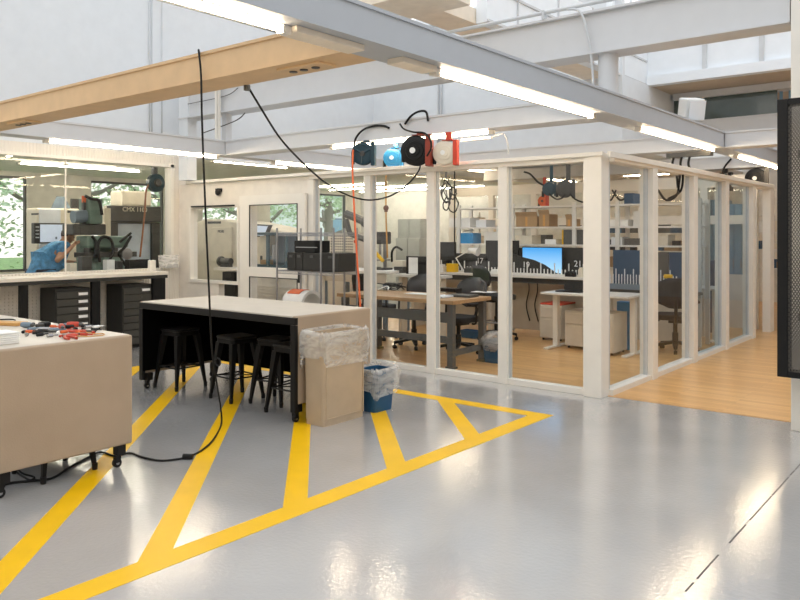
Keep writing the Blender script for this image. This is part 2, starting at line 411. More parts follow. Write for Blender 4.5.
# beams -------------------------------------------------------------
def beam(name, x0, x1, y0, y1, z0, z1, m, label, lip=.012):
    bm = B(); bx(bm, x0, x1, y0, y1, z0, z1)
    if x1-x0 < y1-y0: bx(bm, x0-lip, x1+lip, y0, y1, z1-.018, z1+.004); bx(bm, x0-lip, x1+lip, y0, y1, z0-.003, z0+.012)
    else: bx(bm, x0, x1, y0-lip, y1+lip, z1-.018, z1+.004); bx(bm, x0, x1, y0-lip, y1+lip, z0-.003, z0+.012)
    return struct(name, bm, m, label, 'beam')
beam('steel_beam', -3.12, -2.85, -2.5, 19, 2.70, 2.90, M_beamg, 'grey beam with tube lights running from the camera over the glass side wall')
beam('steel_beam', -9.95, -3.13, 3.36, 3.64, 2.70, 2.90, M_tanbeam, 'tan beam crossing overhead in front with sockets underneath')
beam('steel_beam', -8.6, -3.13, 6.76, 7.04, 2.70, 2.90, M_beam, 'white beam carrying the hose reels above the glass front wall')
beam('steel_beam', -8.88, -8.61, -1, 11.48, 2.70, 2.90, M_beam, 'white beam with tube lights along the machine shop window')
beam('steel_beam', -2.84, 5, 10.2, 10.48, 2.70, 2.90, M_beam, 'white cross beam right of the glass side wall, nearer one')
beam('steel_beam', -8.6, -3.13, 10.2, 10.48, 2.70, 2.90, M_beam, 'white cross beam over the rear benches of the glass room')
beam('steel_beam', -8.6, -3.13, 13.5, 13.93, 2.70, 2.90, M_beam, 'white cross beam at the far end of the glass room')
beam('steel_beam', -2.84, 5, 13.65, 13.93, 2.70, 2.90, M_beam, 'white cross beam right of the glass side wall, farther one')
beam('steel_beam', -9.71, -1.39, 6.80, 7.0, 3.31, 3.72, M_beam, 'deep upper steel beam crossing from left wall to right column', .05)
beam('steel_beam', -4.7, 5, 13.65, 13.85, 3.28, 3.58, M_beam, 'upper beam under the dark roof recess at right')
beam('steel_beam', -4.7, 5, 13.65, 13.95, 3.98, 4.09, M_beam, 'grey beam above the dark glazed strip')
struct('window_6', bx(B(), -4.7, -3.0, 13.72, 13.76, 3.58, 3.98), M_glassd, 'dark glazed strip beneath the roof recess', 'window')
bm = B()
for k in range(14): bx(bm, -3.0+k*.14, -3.0+k*.14+.05, 13.9, 13.92, 3.6, 3.98)
struct('window_7', bm, M_lblue, 'light blue slatted strip right of the dark glazing', 'window')
bm = B(); cy(bm, (-2.99, 6.9, 2.904), (-2.99, 6.9, 3.31), .095, seg=24)
struct('column', bm, M_beam, 'short round steel stub between lower and upper beam', 'column', smooth='a')
struct('column', bx(B(), -8.8, -8.7, 6.85, 6.95, 2.904, 3.31), M_beam, 'short square post between the beams at left', 'column')
struct('column', bx(B(), -9.72, -9.5, 6.77, 6.93, 2.39, 4.1), M_wall, 'white steel column where the upper beam meets the left wall', 'column')
struct('column', bx(B(), -1.375, -1.05, 6.76, 7.06, 0, 4.6), M_frame, 'white square column at the right edge behind the mesh panel', 'column', bevel=.006)
struct('column', bx(B(), -3.10, -2.98, 13.2, 13.44, 0, 2.298), M_frame, 'free standing cream post beyond the open end of the glass wall', 'column')
# conduits
bm = B()
for px in (149.5, 152): 
    y, _ = at_X(px, -9.93); cy(bm, (-9.93, y, 2.9), (-9.93, y, 5.3), .008, seg=8)
y, _ = at_X(162, -9.93); cy(bm, (-9.93, y, 2.9), (-9.93, y, 5.3), .008, seg=8)
tag(part('conduit', bm, M_pipe, smooth=True), 'three thin grey conduits running up the left wall', 'conduit')
bm = B()
for px in (438, 441):
    x, _ = at_Y(px, 11.47); cy(bm, (x, 11.47, 2.95), (x, 11.47, 5.3), .018, seg=8)
tag(part('conduit', bm, M_pipe, smooth=True), 'pair of vertical pipes on the bulkhead above the hose reels', 'conduit')
bm = B(); cy(bm, (-9.3, 6.76, 3.79), (-1.4, 6.76, 3.79), .02, seg=8)
for x in (-8.5, -7, -5.2, -3.6, -2.2): bx(bm, x-.012, x+.012, 6.73, 6.8, 3.72, 3.81)
tag(part('conduit', bm, M_pipe, smooth='a'), 'long thin pipe clipped along the top of the upper beam', 'conduit')
bm = B(); tube(bm, [(-3.35, 6.76, 3.78), (-3.2, 6.73, 3.72), (-3.13, 6.74, 3.5), (-3.1, 6.78, 3.2), (-3.09, 6.79, 2.91)], .012)
tag(part('conduit', bm, M_pipe, smooth=True), 'white bent cable dropping down the upper beam at the stub post', 'conduit')
x1, _ = at_Y(218, 6.74); bm = B(); bx(bm, x1-.02, x1+.02, 6.7, 6.74, 2.9, 3.85); bx(bm, x1+.045, x1+.06, 6.7, 6.74, 2.9, 3.85)
tag(part('strut', bm, M_frame), 'thin white hanger strut on the upper beam at left', 'strut')
bm = B(); 
tube(bm, [at_Y(203, 6.76, 133)[:1]+(6.76, at_Y(203, 6.76, 133)[1]), at_Y(235, 6.76, 121)[:1]+(6.76, at_Y(235, 6.76, 121)[1]), at_Y(245, 6.76, 113)[:1]+(6.76, at_Y(245, 6.76, 113)[1])], .008)
tube(bm, [at_Y(188, 6.76, 104)[:1]+(6.76, at_Y(188, 6.76, 104)[1]), at_Y(225, 6.76, 96)[:1]+(6.76, at_Y(225, 6.76, 96)[1]), at_Y(238, 6.76, 88)[:1]+(6.76, at_Y(238, 6.76, 88)[1])], .006)
tag(part('cable', bm, M_gun, smooth=True), 'loose grey wires along the upper beam at left', 'cable')
bm = B(); bx(bm, -4.8, -4.4, 7.05, 7.09, 2.63, 2.66); tube(bm, [(-4.4, 7.07, 2.65), (-4.25, 7.07, 2.67), (-4.2, 7.07, 2.55), (-4.2, 7.07, 2.45)], .01)
tag(part('conduit', bm, M_pipe), 'small white conduit under the reel beam', 'conduit')

# =================================================================== GLASS ROOM WALLS
def mull(bmx, x0, x1, y0, y1, z0=0, z1=2.38): return bx(bmx, x0, x1, y0, y1, z0, z1)
fw = T('window_8', 'cream framed glass front wall of the workroom, four tall panes', 'window', (-5.1, 6.99, 0), kind='structure')
HX = [-3.15, -4.185, -5.135, -6.095, -7.075]
part('corner_post', bx(B(), -3.25, -3.06, 6.9, 7.08, 0, 2.38), M_frame, fw, bevel=.004)
for x in HX[1:]:
    w = .055
    part('mullion', bx(B(), x-w, x+w, 6.93, 7.05, 0, 2.30), M_frame, fw, bevel=.004)
for i in range(4):
    x0, x1 = HX[i+1]+.055, HX[i]-(.1 if i == 0 else .055)
    part('sill_rail', bx(B(), x0, x1, 6.945, 7.04, .0, .06), M_frame, fw, bevel=.003)
    bm = B(); bx(bm, x0, x0+.012, 6.97, 7.01, .06, 2.30); bx(bm, x1-.012, x1, 6.97, 7.01, .06, 2.30)
    part('glazing_bead', bm, mat('bead_grey', (.55, .57, .58), .4), fw)
    part('pane', bx(B(), x0, x1, 6.985, 6.993, .06, 2.30), M_glass, fw)
part('header', bx(B(), -7.1, -3.25, 6.92, 7.06, 2.30, 2.38), M_frame, fw, bevel=.004)
part('cornice', bx(B(), -9.7, -3.04, 6.88, 6.919, 2.345, 2.385), M_frame, fw, bevel=.003)
sw = T('window_9', 'cream framed glass side wall receding to the right', 'window', (-3.08, 10, 0), kind='structure')
SY = [7.0, 8.18, 9.55, 10.9, 12.3]
for y in SY[1:]:
    part('mullion', bx(B(), -3.15, -3.0, y-.075, y+.075, 0, 2.30), M_frame, sw, bevel=.004)
for i in range(4):
    y0, y1 = SY[i]+.08, SY[i+1]-.075
    part('sill_rail', bx(B(), -3.14, -3.02, y0, y1, 0, .06), M_frame, sw, bevel=.003)
    bm = B(); bx(bm, -3.1, -3.06, y1-.03, y1, .06, 2.3); bx(bm, -3.1, -3.06, y0, y0+.02, .06, 2.3)
    part('glazing_bead', bm, mat('bead_grey', (.55, .57, .58), .4), sw)
    part('pane', bx(B(), -3.085, -3.077, y0, y1, .06, 2.30), M_glass if i < 2 else M_glassb, sw)
part('header', bx(B(), -3.15, -3.0, 7.08, 13.44, 2.30, 2.38), M_frame, sw, bevel=.004)
part('cornice', bx(B(), -3.0, -2.97, 6.9, 13.44, 2.33, 2.385), M_frame, sw, bevel=.003)
# rear partition of the glass room
rp = T('window_10', 'cream framed rear glass partition behind the shelving', 'window', (-6, 13.5, 0), kind='structure')
RX = [-9.4, -8.4, -7.4, -6.3, -5.2, -4.1, -3.3]
for x in RX: part('mullion', bx(B(), x-.06, x+.06, 13.45, 13.55, 0, 2.38), M_frame, rp)
part('header', bx(B(), -9.4, -3.3, 13.45, 13.55, 2.38, 2.58), M_frame, rp); part('mid_rail', bx(B(), -9.4, -3.3, 13.46, 13.54, 1.75, 1.9), M_frame, rp)
part('sill_rail', bx(B(), -9.4, -3.3, 13.46, 13.54, 0, .9), M_wallw, rp)
part('pane', bx(B(), -9.4, -3.3, 13.49, 13.5, .9, 2.38), M_glass, rp)

# sliding door and opening at left of the glass wall
dr = T('door_1', 'wide cream sliding door with glass panes beside the wire shelf', 'door', (-7.9, 6.9, 0), kind='structure')
bm = wall_holes(B(), 'y', 6.87, 6.92, -8.43, -7.12, .02, 2.12, [(-8.22, -7.25, 1.13, 1.99), (-8.22, -7.25, .35, 1.0)])
part('leaf', bm, M_frame, dr)
bm = B()
for z0, z1 in ((1.13, 1.99), (.35, 1.0)):
    bx(bm, -8.22, -8.205, 6.866, 6.877, z0, z1); bx(bm, -7.265, -7.25, 6.866, 6.877, z0, z1); bx(bm, -8.22, -7.25, 6.866, 6.877, z1-.012, z1)
part('gasket', bm, M_char, dr)
part('pane', bx(B(), -8.21, -7.26, 6.892, 6.9, .35, 1.99), M_glass, dr)
part('handle', bx(B(), -7.22, -7.17, 6.84, 6.869, .95, 1.12), M_black, dr, bevel=.005)
pass
bm = B(); bx(bm, -9.6, -8.62, 6.90, 6.94, 1.985, 2.005); part('track', bm, M_black, dr)
wn = T('window_11', 'small glazed service opening above the lathe at left of the door', 'window', (-9.1, 6.99, .9), kind='structure')
bm = B(); bx(bm, -9.68, -9.64, 6.92, 7.05, .9, 1.99); bx(bm, -8.55, -8.51, 6.92, 7.05, .9, 1.99); bx(bm, -9.68, -8.51, 6.92, 7.05, .86, .9)
part('frame', bm, M_frame, wn); part('pane', bx(B(), -9.64, -8.55, 6.98, 6.988, .9, 1.97), M_glass, wn)
c = at_Y(219, 6.92, 192)
bm = B(); sp(bm, (c[0], 6.9, c[1]), .055, sc=(1, .6, 1)); bx(bm, c[0]-.05, c[0]+.05, 6.89, 6.94, c[1]-.0, c[1]+.05)
tag(part('motion_sensor', bm, M_black, smooth='a'), 'small black dome sensor on the wall above the door opening', 'sensor')

# machine shop window
mw = T('window_12', 'long frameless machine shop window at left above the bench', 'window', (-10.02, 3, 1.07), kind='structure')
for a, b in ((-.6, 1.9), (1.905, 5.17), (5.175, 6.81)):
    part('pane', bx(B(), -10.03, -10.02, a, b, 1.07, 2.62), M_glass, mw)
bm = B(); bx(bm, -10.09, -9.93, 6.78, 6.83, 1.07, 2.64); bx(bm, -10.09, -9.93, -.6, 6.83, 2.60, 2.64)
part('frame', bm, M_frame, mw)
part('joint', bx(B(), -10.032, -10.015, 5.165, 5.182, 1.07, 2.62), M_frame, mw)

# =================================================================== LIGHTS
def lamp(x0, y0, x1, y1, z, label, m=None, over=0):
    m = m or M_tube
    t = T('tube_light', label, 'tube light', ((x0+x1)/2, (y0+y1)/2, z), group=None)
    a = Vector((x0, y0, z-.022)); b = Vector((x1, y1, z-.022)); u = (b-a).normalized(); s = Vector((-u.y, u.x, 0))
    bm = B()
    w = .024
    bx(bm, min(x0, x1)-(w if x0 == x1 else .03), max(x0, x1)+(w if x0 == x1 else .03), min(y0, y1)-(w if y0 == y1 else .03), max(y0, y1)+(w if y0 == y1 else .03), z-.008, z-.0005)
    part('housing', bm, M_beam, t)
    bm = B(); r_ = .0145
    cy(bm, a-Vector((0, 0, .004)), b-Vector((0, 0, .004)), r_, seg=14); part('lamp_tube', bm, m, t, smooth='a')
    for p in (a, b):
        q = p-u*.02 if p is a else p+u*.02
        part('end_cap', bx(B(), q.x-.028, q.x+.028, q.y-.028, q.y+.028, z-.05, z-.0085), M_frame, t)
    return t
A_ = -2.985; Bb = -8.745
lamp(A_, .3, A_, 2.71, 2.70, 'tube light on the grey beam nearest the camera, at the top edge')
lamp(A_, 4.1, A_, 6.5, 2.70, 'long glowing tube light on the grey beam in front of the hose reels')
lamp(A_, 7.65, A_, 10.15, 2.70, 'tube light on the grey beam above the start of the glass side wall')
lamp(A_, 11.25, A_, 13.6, 2.70, 'last tube light on the grey beam, beside the black mesh panel')
lamp(-6.6, 6.87, -4.3, 6.87, 2.70, 'tube light behind the hose reels on the white cross beam')
lamp(Bb, 4.3, Bb, 6.7, 2.70, 'tube light above the machine shop window')
lamp(Bb, .6, Bb, 3.0, 2.70, 'tube light on the shop-side beam nearest the left edge')
lamp(Bb, 7.8, Bb, 10.1, 2.70, 'tube light above the cream sliding door')
lamp(Bb, 12, Bb, 14.4, 2.94, 'tube light seen through the second pane from the corner post')
lamp(Bb, 15.6, Bb, 18.2, 2.94, 'tube light seen through the pane nearest the corner post', M_tube)
lamp(-6.9, 14.3, -4.95, 14.3, 2.94, 'crosswise tube light seen through the first side pane', M_tube)
lamp(-6.9, 16.8, -5.1, 16.8, 2.94, 'farthest crosswise tube light seen through the side wall', M_tube)
lamp(-14.5, 6.6, -14.5, 9.1, 2.94, 'tube light on the shop ceiling running above the cream machining centre', M_tubec)
lamp(-14.5, 2.6, -14.5, 5.2, 2.94, 'tube light on the shop ceiling running back at the left edge', M_tubec)
lamp(-12.0, 5.0, -12.0, 8.0, 2.94, 'tube light on the shop ceiling running above the milling machine', M_tubec)
lamp(-13.3, 5.85, -11.9, 5.85, 2.94, 'short crosswise shop tube light at the left', M_tubec)
lamp(-13.0, 6.75, -12.15, 6.75, 2.94, 'short crosswise shop tube light nearer the milling machine', M_tubec)
lamp(-11.3, 8.6, -11.3, 10.4, 2.94, 'shop tube light seen above the dark machining centre', M_tubec)
lamp(-16.2, 15.4, -12.9, 15.4, 2.94, 'nearest of three crosswise shop lights seen through the left panes', M_tubec)
lamp(-16.2, 16.7, -12.3, 16.7, 2.94, 'middle of three crosswise shop lights seen through the left panes', M_tubec)
lamp(-16.2, 18.1, -11.5, 18.1, 2.94, 'farthest of three crosswise shop lights seen through the left panes', M_tubec)
for i, (ya, yb_) in enumerate(((2.76, 3.3), (3.66, 4.02))):
    tag(part('wire_raceway', bx(B(), -3.05, -2.92, ya, yb_, 2.66, 2.6965), M_tansof, bevel=.004), ['tan wiring box on the grey beam between the first tube light and the tan beam', 'tan wiring box under the grey beam just past the tan beam'][i], 'wiring box')
def sock(x, label):
    t = T('socket_strip', label, 'socket', (x, 3.5, 2.7)); bm = B(); bx(bm, x-.2, x+.2, 3.42, 3.58, 2.682, 2.6975)
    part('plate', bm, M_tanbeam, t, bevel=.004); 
    for k in (-.12, -.02, .09): part('outlet', cy(B(), (x+k, 3.5, 2.676), (x+k, 3.5, 2.6815), .028, seg=14), M_mdark, t)
sock(at_Y(306, 3.5)[0], 'socket plate under the tan beam near the grey beam')
sock(at_Y(24, 3.5)[0], 'socket plate under the tan beam at the left edge')
# speakers on the beam
def speaker(x, y, z, label, s=1):
    t = T('beam_speaker', label, 'speaker', (x, y, z))
    bm = B(); R = rot('Z', 42) @ rot('X', 14); bx(bm, x-.12*s, x+.12*s, y-.13*s, y+.13*s, z+.05, z+.05+.28*s, R)
    part('cabinet', bm, M_white, t, bevel=.02); bm = B(); bx(bm, x-.1*s, x+.1*s, y-.14*s, y-.132*s, z+.07, z+.03+.28*s, R, (x, y, z))
    part('grille', bm, M_wall, t); bm = B(); bx(bm, x-.04, x+.04, y-.04, y+.04, z, z+.06); part('bracket', bm, M_gun, t)
ys, _ = at_X(691, -2.98); speaker(-2.98, ys, 2.905, 'white box speaker standing on the grey beam under the roof recess', .95)
ys, _ = at_X(774, -2.98); speaker(-2.98, ys, 2.905, 'small white box speaker on the beam beside the black mesh panel', .95)
# =================================================================== ISLAND WORKSTATIONS
M_cover = mat('beige_cover', (.42, .325, .235), .75, bump=.12, bscale=140, noise=.05, scale=3)
M_top = mat('pale_laminate_top', (.60, .545, .465), .45, noise=.04)
def island(label, x0, x1, y0, y1, face, loc):
    """face=-1: open side towards -Y, +1 towards +Y"""
    t = T('workstation', label, 'workstation', loc)
    zt, zb = .9, .155; oy = y0 if face < 0 else y1; by = y1 if face < 0 else y0
    part('worktop', bx(B(), x0+.0455, x1-.0455, y0, y1, zt-.05, zt), M_top, t, bevel=.004, seg=2)
    part('end_panel', bx(B(), x1-.045, x1, y0, y1, zb, zt), M_cover, t, bevel=.014, seg=3)
    part('end_panel', bx(B(), x0, x0+.045, y0, y1, zb, zt), M_cover, t, bevel=.014, seg=3)
    q0, q1 = (by-.045, by) if face < 0 else (by, by+.045)
    part('back_panel', bx(B(), x0+.046, x1-.046, q0, q1, zb+.04, zt-.051), M_cover, t)
    i0, i1 = (by-.06, by-.046) if face < 0 else (by+.046, by+.06)
    part('inner_lining', bx(B(), x0+.046, x1-.046, i0, i1, zb+.03, zt-.055), M_blackm, t)
    for a, b in ((x0+.046, x0+.056), (x1-.056, x1-.046)):
        part('inner_lining', bx(B(), a, b, min(i0, oy), max(i1, oy), zb+.03, zt-.055), M_blackm, t)
    e0, e1 = (oy-.008, oy+.03) if face < 0 else (oy-.03, oy+.008)
    bm = B(); bx(bm, x0-.002, x1+.002, e0, e1, zt-.075, zt-.012)
    part('front_rail', bm, M_black, t, bevel=.004)
    for a, b in ((x0-.002, x0+.055), (x1-.055, x1+.002)):
        lg = part('corner_post', bx(B(), a, b, e0, e1, .09, zt-.076), M_black, t, bevel=.004)
    for cx in (x0+.05, x1-.05):
        for yy in (y0+.07, y1-.07):
            bm = B(); bx(bm, cx-.03, cx+.03, yy-.03, yy+.03, .086, .16); cy(bm, (cx, yy, .06), (cx, yy, .09), .012)
            bx(bm, cx-.02, cx+.02, yy-.035, yy+.0, .035, .085)
            cs = part('caster', bm, M_black, t)
            bm = B(); cy(bm, (cx-.013, yy-.02, .031), (cx+.013, yy-.02, .031), .030, seg=20)
            part('wheel', bm, M_rub, cs, smooth='a'); bm = B(); cy(bm, (cx-.016, yy-.02, .031), (cx+.016, yy-.02, .031), .012, seg=12); part('hub', bm, M_steel, cs)
    return t
island('far beige workstation with black open front and a waste bin at its end', -6.96, -4.65, 4.38, 5.34, -1, (-5.85, 4.83, 0))
island('near beige workstation at the left edge, red tools on its top', -6.95, -4.695, 1.99, 2.90, -1, (-5.85, 2.43, 0))

def stool(label, loc, rz):
    t = T('metal_stool', label, 'stool', (0, 0, 0), group='metal stools tucked under the workstations'); M_gun = mat('stool_black', (.0045, .0045, .0045), .5, spec=.25)
    H = .60; s1, s0 = .115, .18
    bm = B(); prism(bm, rrect(-.15, .15, -.15, .15, .04), 'z', H-.012, H+.01); part('seat', bm, M_black, t, bevel=.005)
    bm = B(); prism(bm, rrect(-.145, .145, -.145, .145, .04), 'z', H-.055, H-.013); part('apron', bm, M_gun, t)
    for sx in (-1, 1):
        for sy in (-1, 1):
            bm = B()
            top = [Vector((sx*s1+a*.03, sy*s1+b*.03, H-.05)) for a, b in ((-1, -1), (1, -1), (1, 1), (-1, 1))]
            bot = [Vector((sx*s0+a*.012, sy*s0+b*.012, .02)) for a, b in ((-1, -1), (1, -1), (1, 1), (-1, 1))]
            A = [bm.verts.new(v) for v in bot]; C = [bm.verts.new(v) for v in top]
            bm.faces.new(A[::-1]); bm.faces.new(C)
            for i in range(4): bm.faces.new((A[i], A[(i+1) % 4], C[(i+1) % 4], C[i]))
            lg = part('leg', bm, M_gun, t, bevel=.003)
            bm = B(); cy(bm, (sx*s0, sy*s0, 0), (sx*s0, sy*s0, .045), .017, .02, seg=10); part('rubber_foot', bm, M_rub, lg)
    bm = B(); q = .155
    for a, b in (((-q, -q), (q, -q)), ((q, -q), (q, q)), ((q, q), (-q, q)), ((-q, q), (-q, -q))): cy(bm, (*a, .22), (*b, .22), .008, seg=8)
    cy(bm, (-q, -q, .225), (q, q, .225), .006, seg=6); cy(bm, (-q, q, .225), (q, -q, .225), .006, seg=6)
    part('brace', bm, M_black, t)
    t.location = loc; t.rotation_euler = (0, 0, math.radians(rz)); return t
st = stool('leftmost dark metal stool under the far beige workstation', (-6.72, 4.70, 0), 2)
for lb, lc, rz in (('second dark metal stool from the left under the far workstation', (-5.83, 4.72, 0), -6), ('dark metal stool tucked behind the middle one under the far workstation', (-5.40, 4.86, 0), 10),
                   ('dark metal stool at the bin end under the far workstation', (-4.985, 4.69, 0), 0),
                   ('dark metal stool under the near workstation, close to its corner caster', (-4.985, 2.50, 0), 3), ('dark metal stool under the near workstation, left of the corner one', (-5.75, 2.42, 0), 20)):
    copy_tree(st, lc, math.radians(rz), lb)

# waste bins
def open_bin(bm, x0, x1, y0, y1, z0, z1, tap, r=.03, th=.012):
    rings = []
    for z, s, i in ((z0, tap, 0), (z1, 0, 0), (z1, 0, th), (z0+.02, tap, th)):
        rings.append([bm.verts.new((p[0], p[1], z)) for p in rrect(x0+s+i, x1-s-i, y0+s+i, y1-s-i, r)])
    n = len(rings[0])
    for a, b in zip(rings, rings[1:]):
        for k in range(n): bm.faces.new((a[k], a[(k+1) % n], b[(k+1) % n], b[k]))
    bm.faces.new(rings[0]); bm.faces.new(rings[-1]); return bm
def liner(bm, x0, x1, y0, y1, zr, drop, r, amp, seed=1, inner=.10):
    rnd = random.Random(seed); n = 84; rings = []
    base = []
    P = rrect(x0, x1, y0, y1, r, 20); m = len(P)
    cx, cy_ = (x0+x1)/2, (y0+y1)/2
    ph = [rnd.uniform(0, 6.28) for _ in range(6)]
    L = [(-inner, -.012), (-.02, -.008), (.012, .0), (.018, .010), (.0, .022), (-.03, .028), (-drop*.45, .03), (-drop*.75, .016), (-drop, .02)]
    for li, (dz, off) in enumerate(L):
        ring = []
        for k, p in enumerate(P):
            u = k/m*6.283; d = Vector((p[0]-cx, p[1]-cy_)).normalized()
            w = amp*(math.sin(9*u+ph[0]+li*.9)+.7*math.sin(17*u+ph[1]-li*1.3)+.5*math.sin(31*u+ph[2]+li*2))
            o = off+abs(w)*(.35 if li < 4 else 1)
            zz = zr+dz+(w*.8 if li == 3 else 0)+(drop*.28*math.sin(u*2+ph[3])*(li/8)**2 if li > 5 else 0)
            ring.append(bm.verts.new((p[0]+d.x*o, p[1]+d.y*o, zz)))
        rings.append(ring)
    for a, b in zip(rings, rings[1:]):
        for k in range(m): bm.faces.new((a[k], a[(k+1) % m], b[(k+1) % m], b[k]))
    return bm
t = T('waste_bin', 'tall beige slim waste bin with a clear liner folded over its rim', 'waste bin', (-4.56, 4.72, 0))
part('body', open_bin(B(), -4.62, -4.375, 4.44, 4.96, 0, .76, .012, .03), M_bin, t, smooth='a')
bm = B()
bx(bm, -4.387, -4.379, 4.49, 4.91, .05, .062); bx(bm, -4.387, -4.373, 4.47, 4.48, .05, .62); bx(bm, -4.387, -4.373, 4.92, 4.93, .05, .62)
bx(bm, -4.59, -4.585, 4.445, 4.452, .05, .62); bx(bm, -4.415, -4.41, 4.445, 4.452, .05, .62)
part('rib', bm, M_bin, t)
part('liner', liner(B(), -4.622, -4.372, 4.435, 4.965, .765, .24, .04, .012, 3), M_bag, t, smooth=True)
t = T('wastebasket', 'small dark blue wastebasket with a crumpled clear liner, beside the tall beige bin', 'wastebasket', (-4.56, 5.18, 0))
part('body', open_bin(B(), -4.60, -4.35, 5.06, 5.36, 0, .37, .025, .04), M_blue, t, smooth='a')
part('liner', liner(B(), -4.602, -4.348, 5.055, 5.365, .375, .20, .05, .012, 5), M_bag, t, smooth=True)

# =================================================================== TOOLS ON THE NEAR WORKSTATION
def onT(px, py): x, y = at_z(px, py, .9); return Vector((x, y, .9))
def tool_plier(label, px, py, ang, m, s=1):
    p = onT(px, py); t = T('pliers', label, 'hand tool', p); R = Matrix.Rotation(math.radians(ang), 4, 'Z')
    def tr(bm): bmesh.ops.transform(bm, matrix=Matrix.Translation(p) @ R, verts=bm.verts[:]); return bm
    for q in (-1, 1): part('handle', tr(tube(B(), [(0, 0, .012), (-.03*s, q*.018*s, .012), (-.07*s, q*.026*s, .012), (-.115*s, q*.02*s, .012)], .008*s, 6)), m, t, smooth=True)
    bm = B(); prism(bm, [(-.012*s, -.012*s), (.03*s, -.009*s), (.055*s, -.002*s), (.055*s, .002*s), (.03*s, .009*s), (-.012*s, .012*s)], 'z', .005, .02); part('jaw', tr(bm), M_gun, t)
tool_plier('red handled pliers lying nearest the end of the near worktop', 88, 333, 30, M_red, 1.1)
tool_plier('red handled pliers at the front of the tool pile', 66, 338, 170, M_red, 1.2)
tool_plier('red handled pliers in the middle of the tool pile', 78, 336, 100, M_red, 1.1)
tool_plier('black handled pliers at the left of the tool pile', 50, 333, 20, M_rub, 1.1)
def drill(label, px, py, ang, m, m2):
    p = onT(px, py); t = T('power_tool', label, 'power tool', p); R = Matrix.Rotation(math.radians(ang), 4, 'Z')
    def tr(bm): bmesh.ops.transform(bm, matrix=Matrix.Translation(p) @ R, verts=bm.verts[:]); return bm
    part('body', tr(lathe(B(), [(.008, -.06), (.019, -.055), (.022, -.03), (.02, .02), (.014, .03)], (0, 0, .023), 'x', 16)), m, t, smooth='a')
    part('chuck', tr(lathe(B(), [(.013, .031), (.013, .047), (.006, .062)], (0, 0, .023), 'x', 14)), M_gun, t, smooth='a')
    part('grip', tr(bx(B(), -.035, -.012, .015, .085, .006, .032)), m2, t, bevel=.008)
drill('red power tool in the middle of the pile of tools', 62, 330, -20, M_red, M_black)
drill('small red power tool at the back of the pile of tools', 75, 327.5, 40, M_red, M_mdark)
drill('blue-grey power tool at the left of the pile of tools', 28, 328, 20, M_mblu, M_black)
drill('black power tool lying behind the blue-grey one', 44, 327, 190, M_black, M_mdark)
rnd = random.Random(4)
cl = [M_red, M_gun, M_black, M_orange, M_steel, M_paper, M_mblu, M_mdark, M_card]
spots = [(31, 333, 3, 'chrome'), (38, 334, 2, 'dark'), (55, 328, 3, ''), (70, 332, 0, ''), (84, 330, 2, ''), (90, 328, 4, ''), (96, 331, 2, ''), (72, 326, 6, ''), (58, 334, 5, ''), (24, 333, 2, ''), (47, 330, 4, ''), (80, 333, 3, ''), (93, 334, 0, ''), (34, 330, 6, ''), (42, 336, 2, ''), (52, 337, 4, ''), (61, 326, 2, ''), (66, 333, 3, ''), (75, 330, 2, ''), (79, 326, 0, ''), (87, 327, 2, ''), (98, 328, 5, ''), (86, 336, 0, ''), (27, 336, 4, ''), (69, 329, 0, ''), (57, 331, 6, '')]
nm = {0: 'red', 2: 'black', 3: 'orange', 4: 'steel', 5: 'white', 6: 'blue-grey'}
for i, (px, py, ci, _) in enumerate(spots):
    p = onT(px, py); a = rnd.uniform(0, PI); L = rnd.uniform(.06, .13); bm = B()
    u = Vector((math.cos(a), math.sin(a), 0))
    cy(bm, p+Vector((0, 0, .011))-u*L/2, p+Vector((0, 0, .011))+u*L*.1, .011, seg=8); cy(bm, p+Vector((0, 0, .011))+u*L*.1, p+Vector((0, 0, .011))+u*L*.6, .005, seg=6)
    tag(part('screwdriver', bm, cl[ci], smooth='a'), 'small %s hand tool in the pile at the end of the near worktop' % nm[ci], 'hand tool', group='small hand tools piled on the near worktop')
bm = B(); p = onT(90, 335); 
tube(bm, [p+Vector(v) for v in ((0, 0, .006), (.06, .06, .008), (.12, .02, .006), (.08, -.08, .006), (-.02, -.1, .006), (-.09, -.03, .01), (-.05, .06, .006))], .004)
tag(part('cable', bm, M_ochre, smooth=True), 'loop of thin tan wire around the red tools', 'cable')
bm = B(); p = onT(5, 322)
tube(bm, [p+Vector(v) for v in ((-.2, -.05, .006), (-.05, .08, .01), (.1, .02, .006), (.2, -.1, .006), (.12, -.2, .006))], .006)
tag(part('cable', bm, M_black, smooth=True), 'black cable lying at the left of the near worktop', 'cable')
p = onT(6, 343); bm = B()
for k in range(6): bx(bm, p.x-.10+rnd.uniform(-.01, .01), p.x+.08, p.y-.2, p.y+.05, .9+k*.012, .911+k*.012, rot('Z', rnd.uniform(-6, 6)), None)
bmesh.ops.translate(bm, vec=(0, 0, .002), verts=bm.verts[:])
tag(part('cloth', bm, M_paper, bevel=.004), 'folded white cloth on the near worktop at the left edge', 'cloth')
p = onT(8, 325); bm = B(); bx(bm, p.x-.13, p.x+.13, p.y-.06, p.y+.06, .902, .925, rot('Z', 25)); tag(part('notebook', bm, M_ochre, bevel=.003), 'tan wooden block behind the white cloth', 'block')
# arch ring seen over the far workstation is built with the wire shelf below

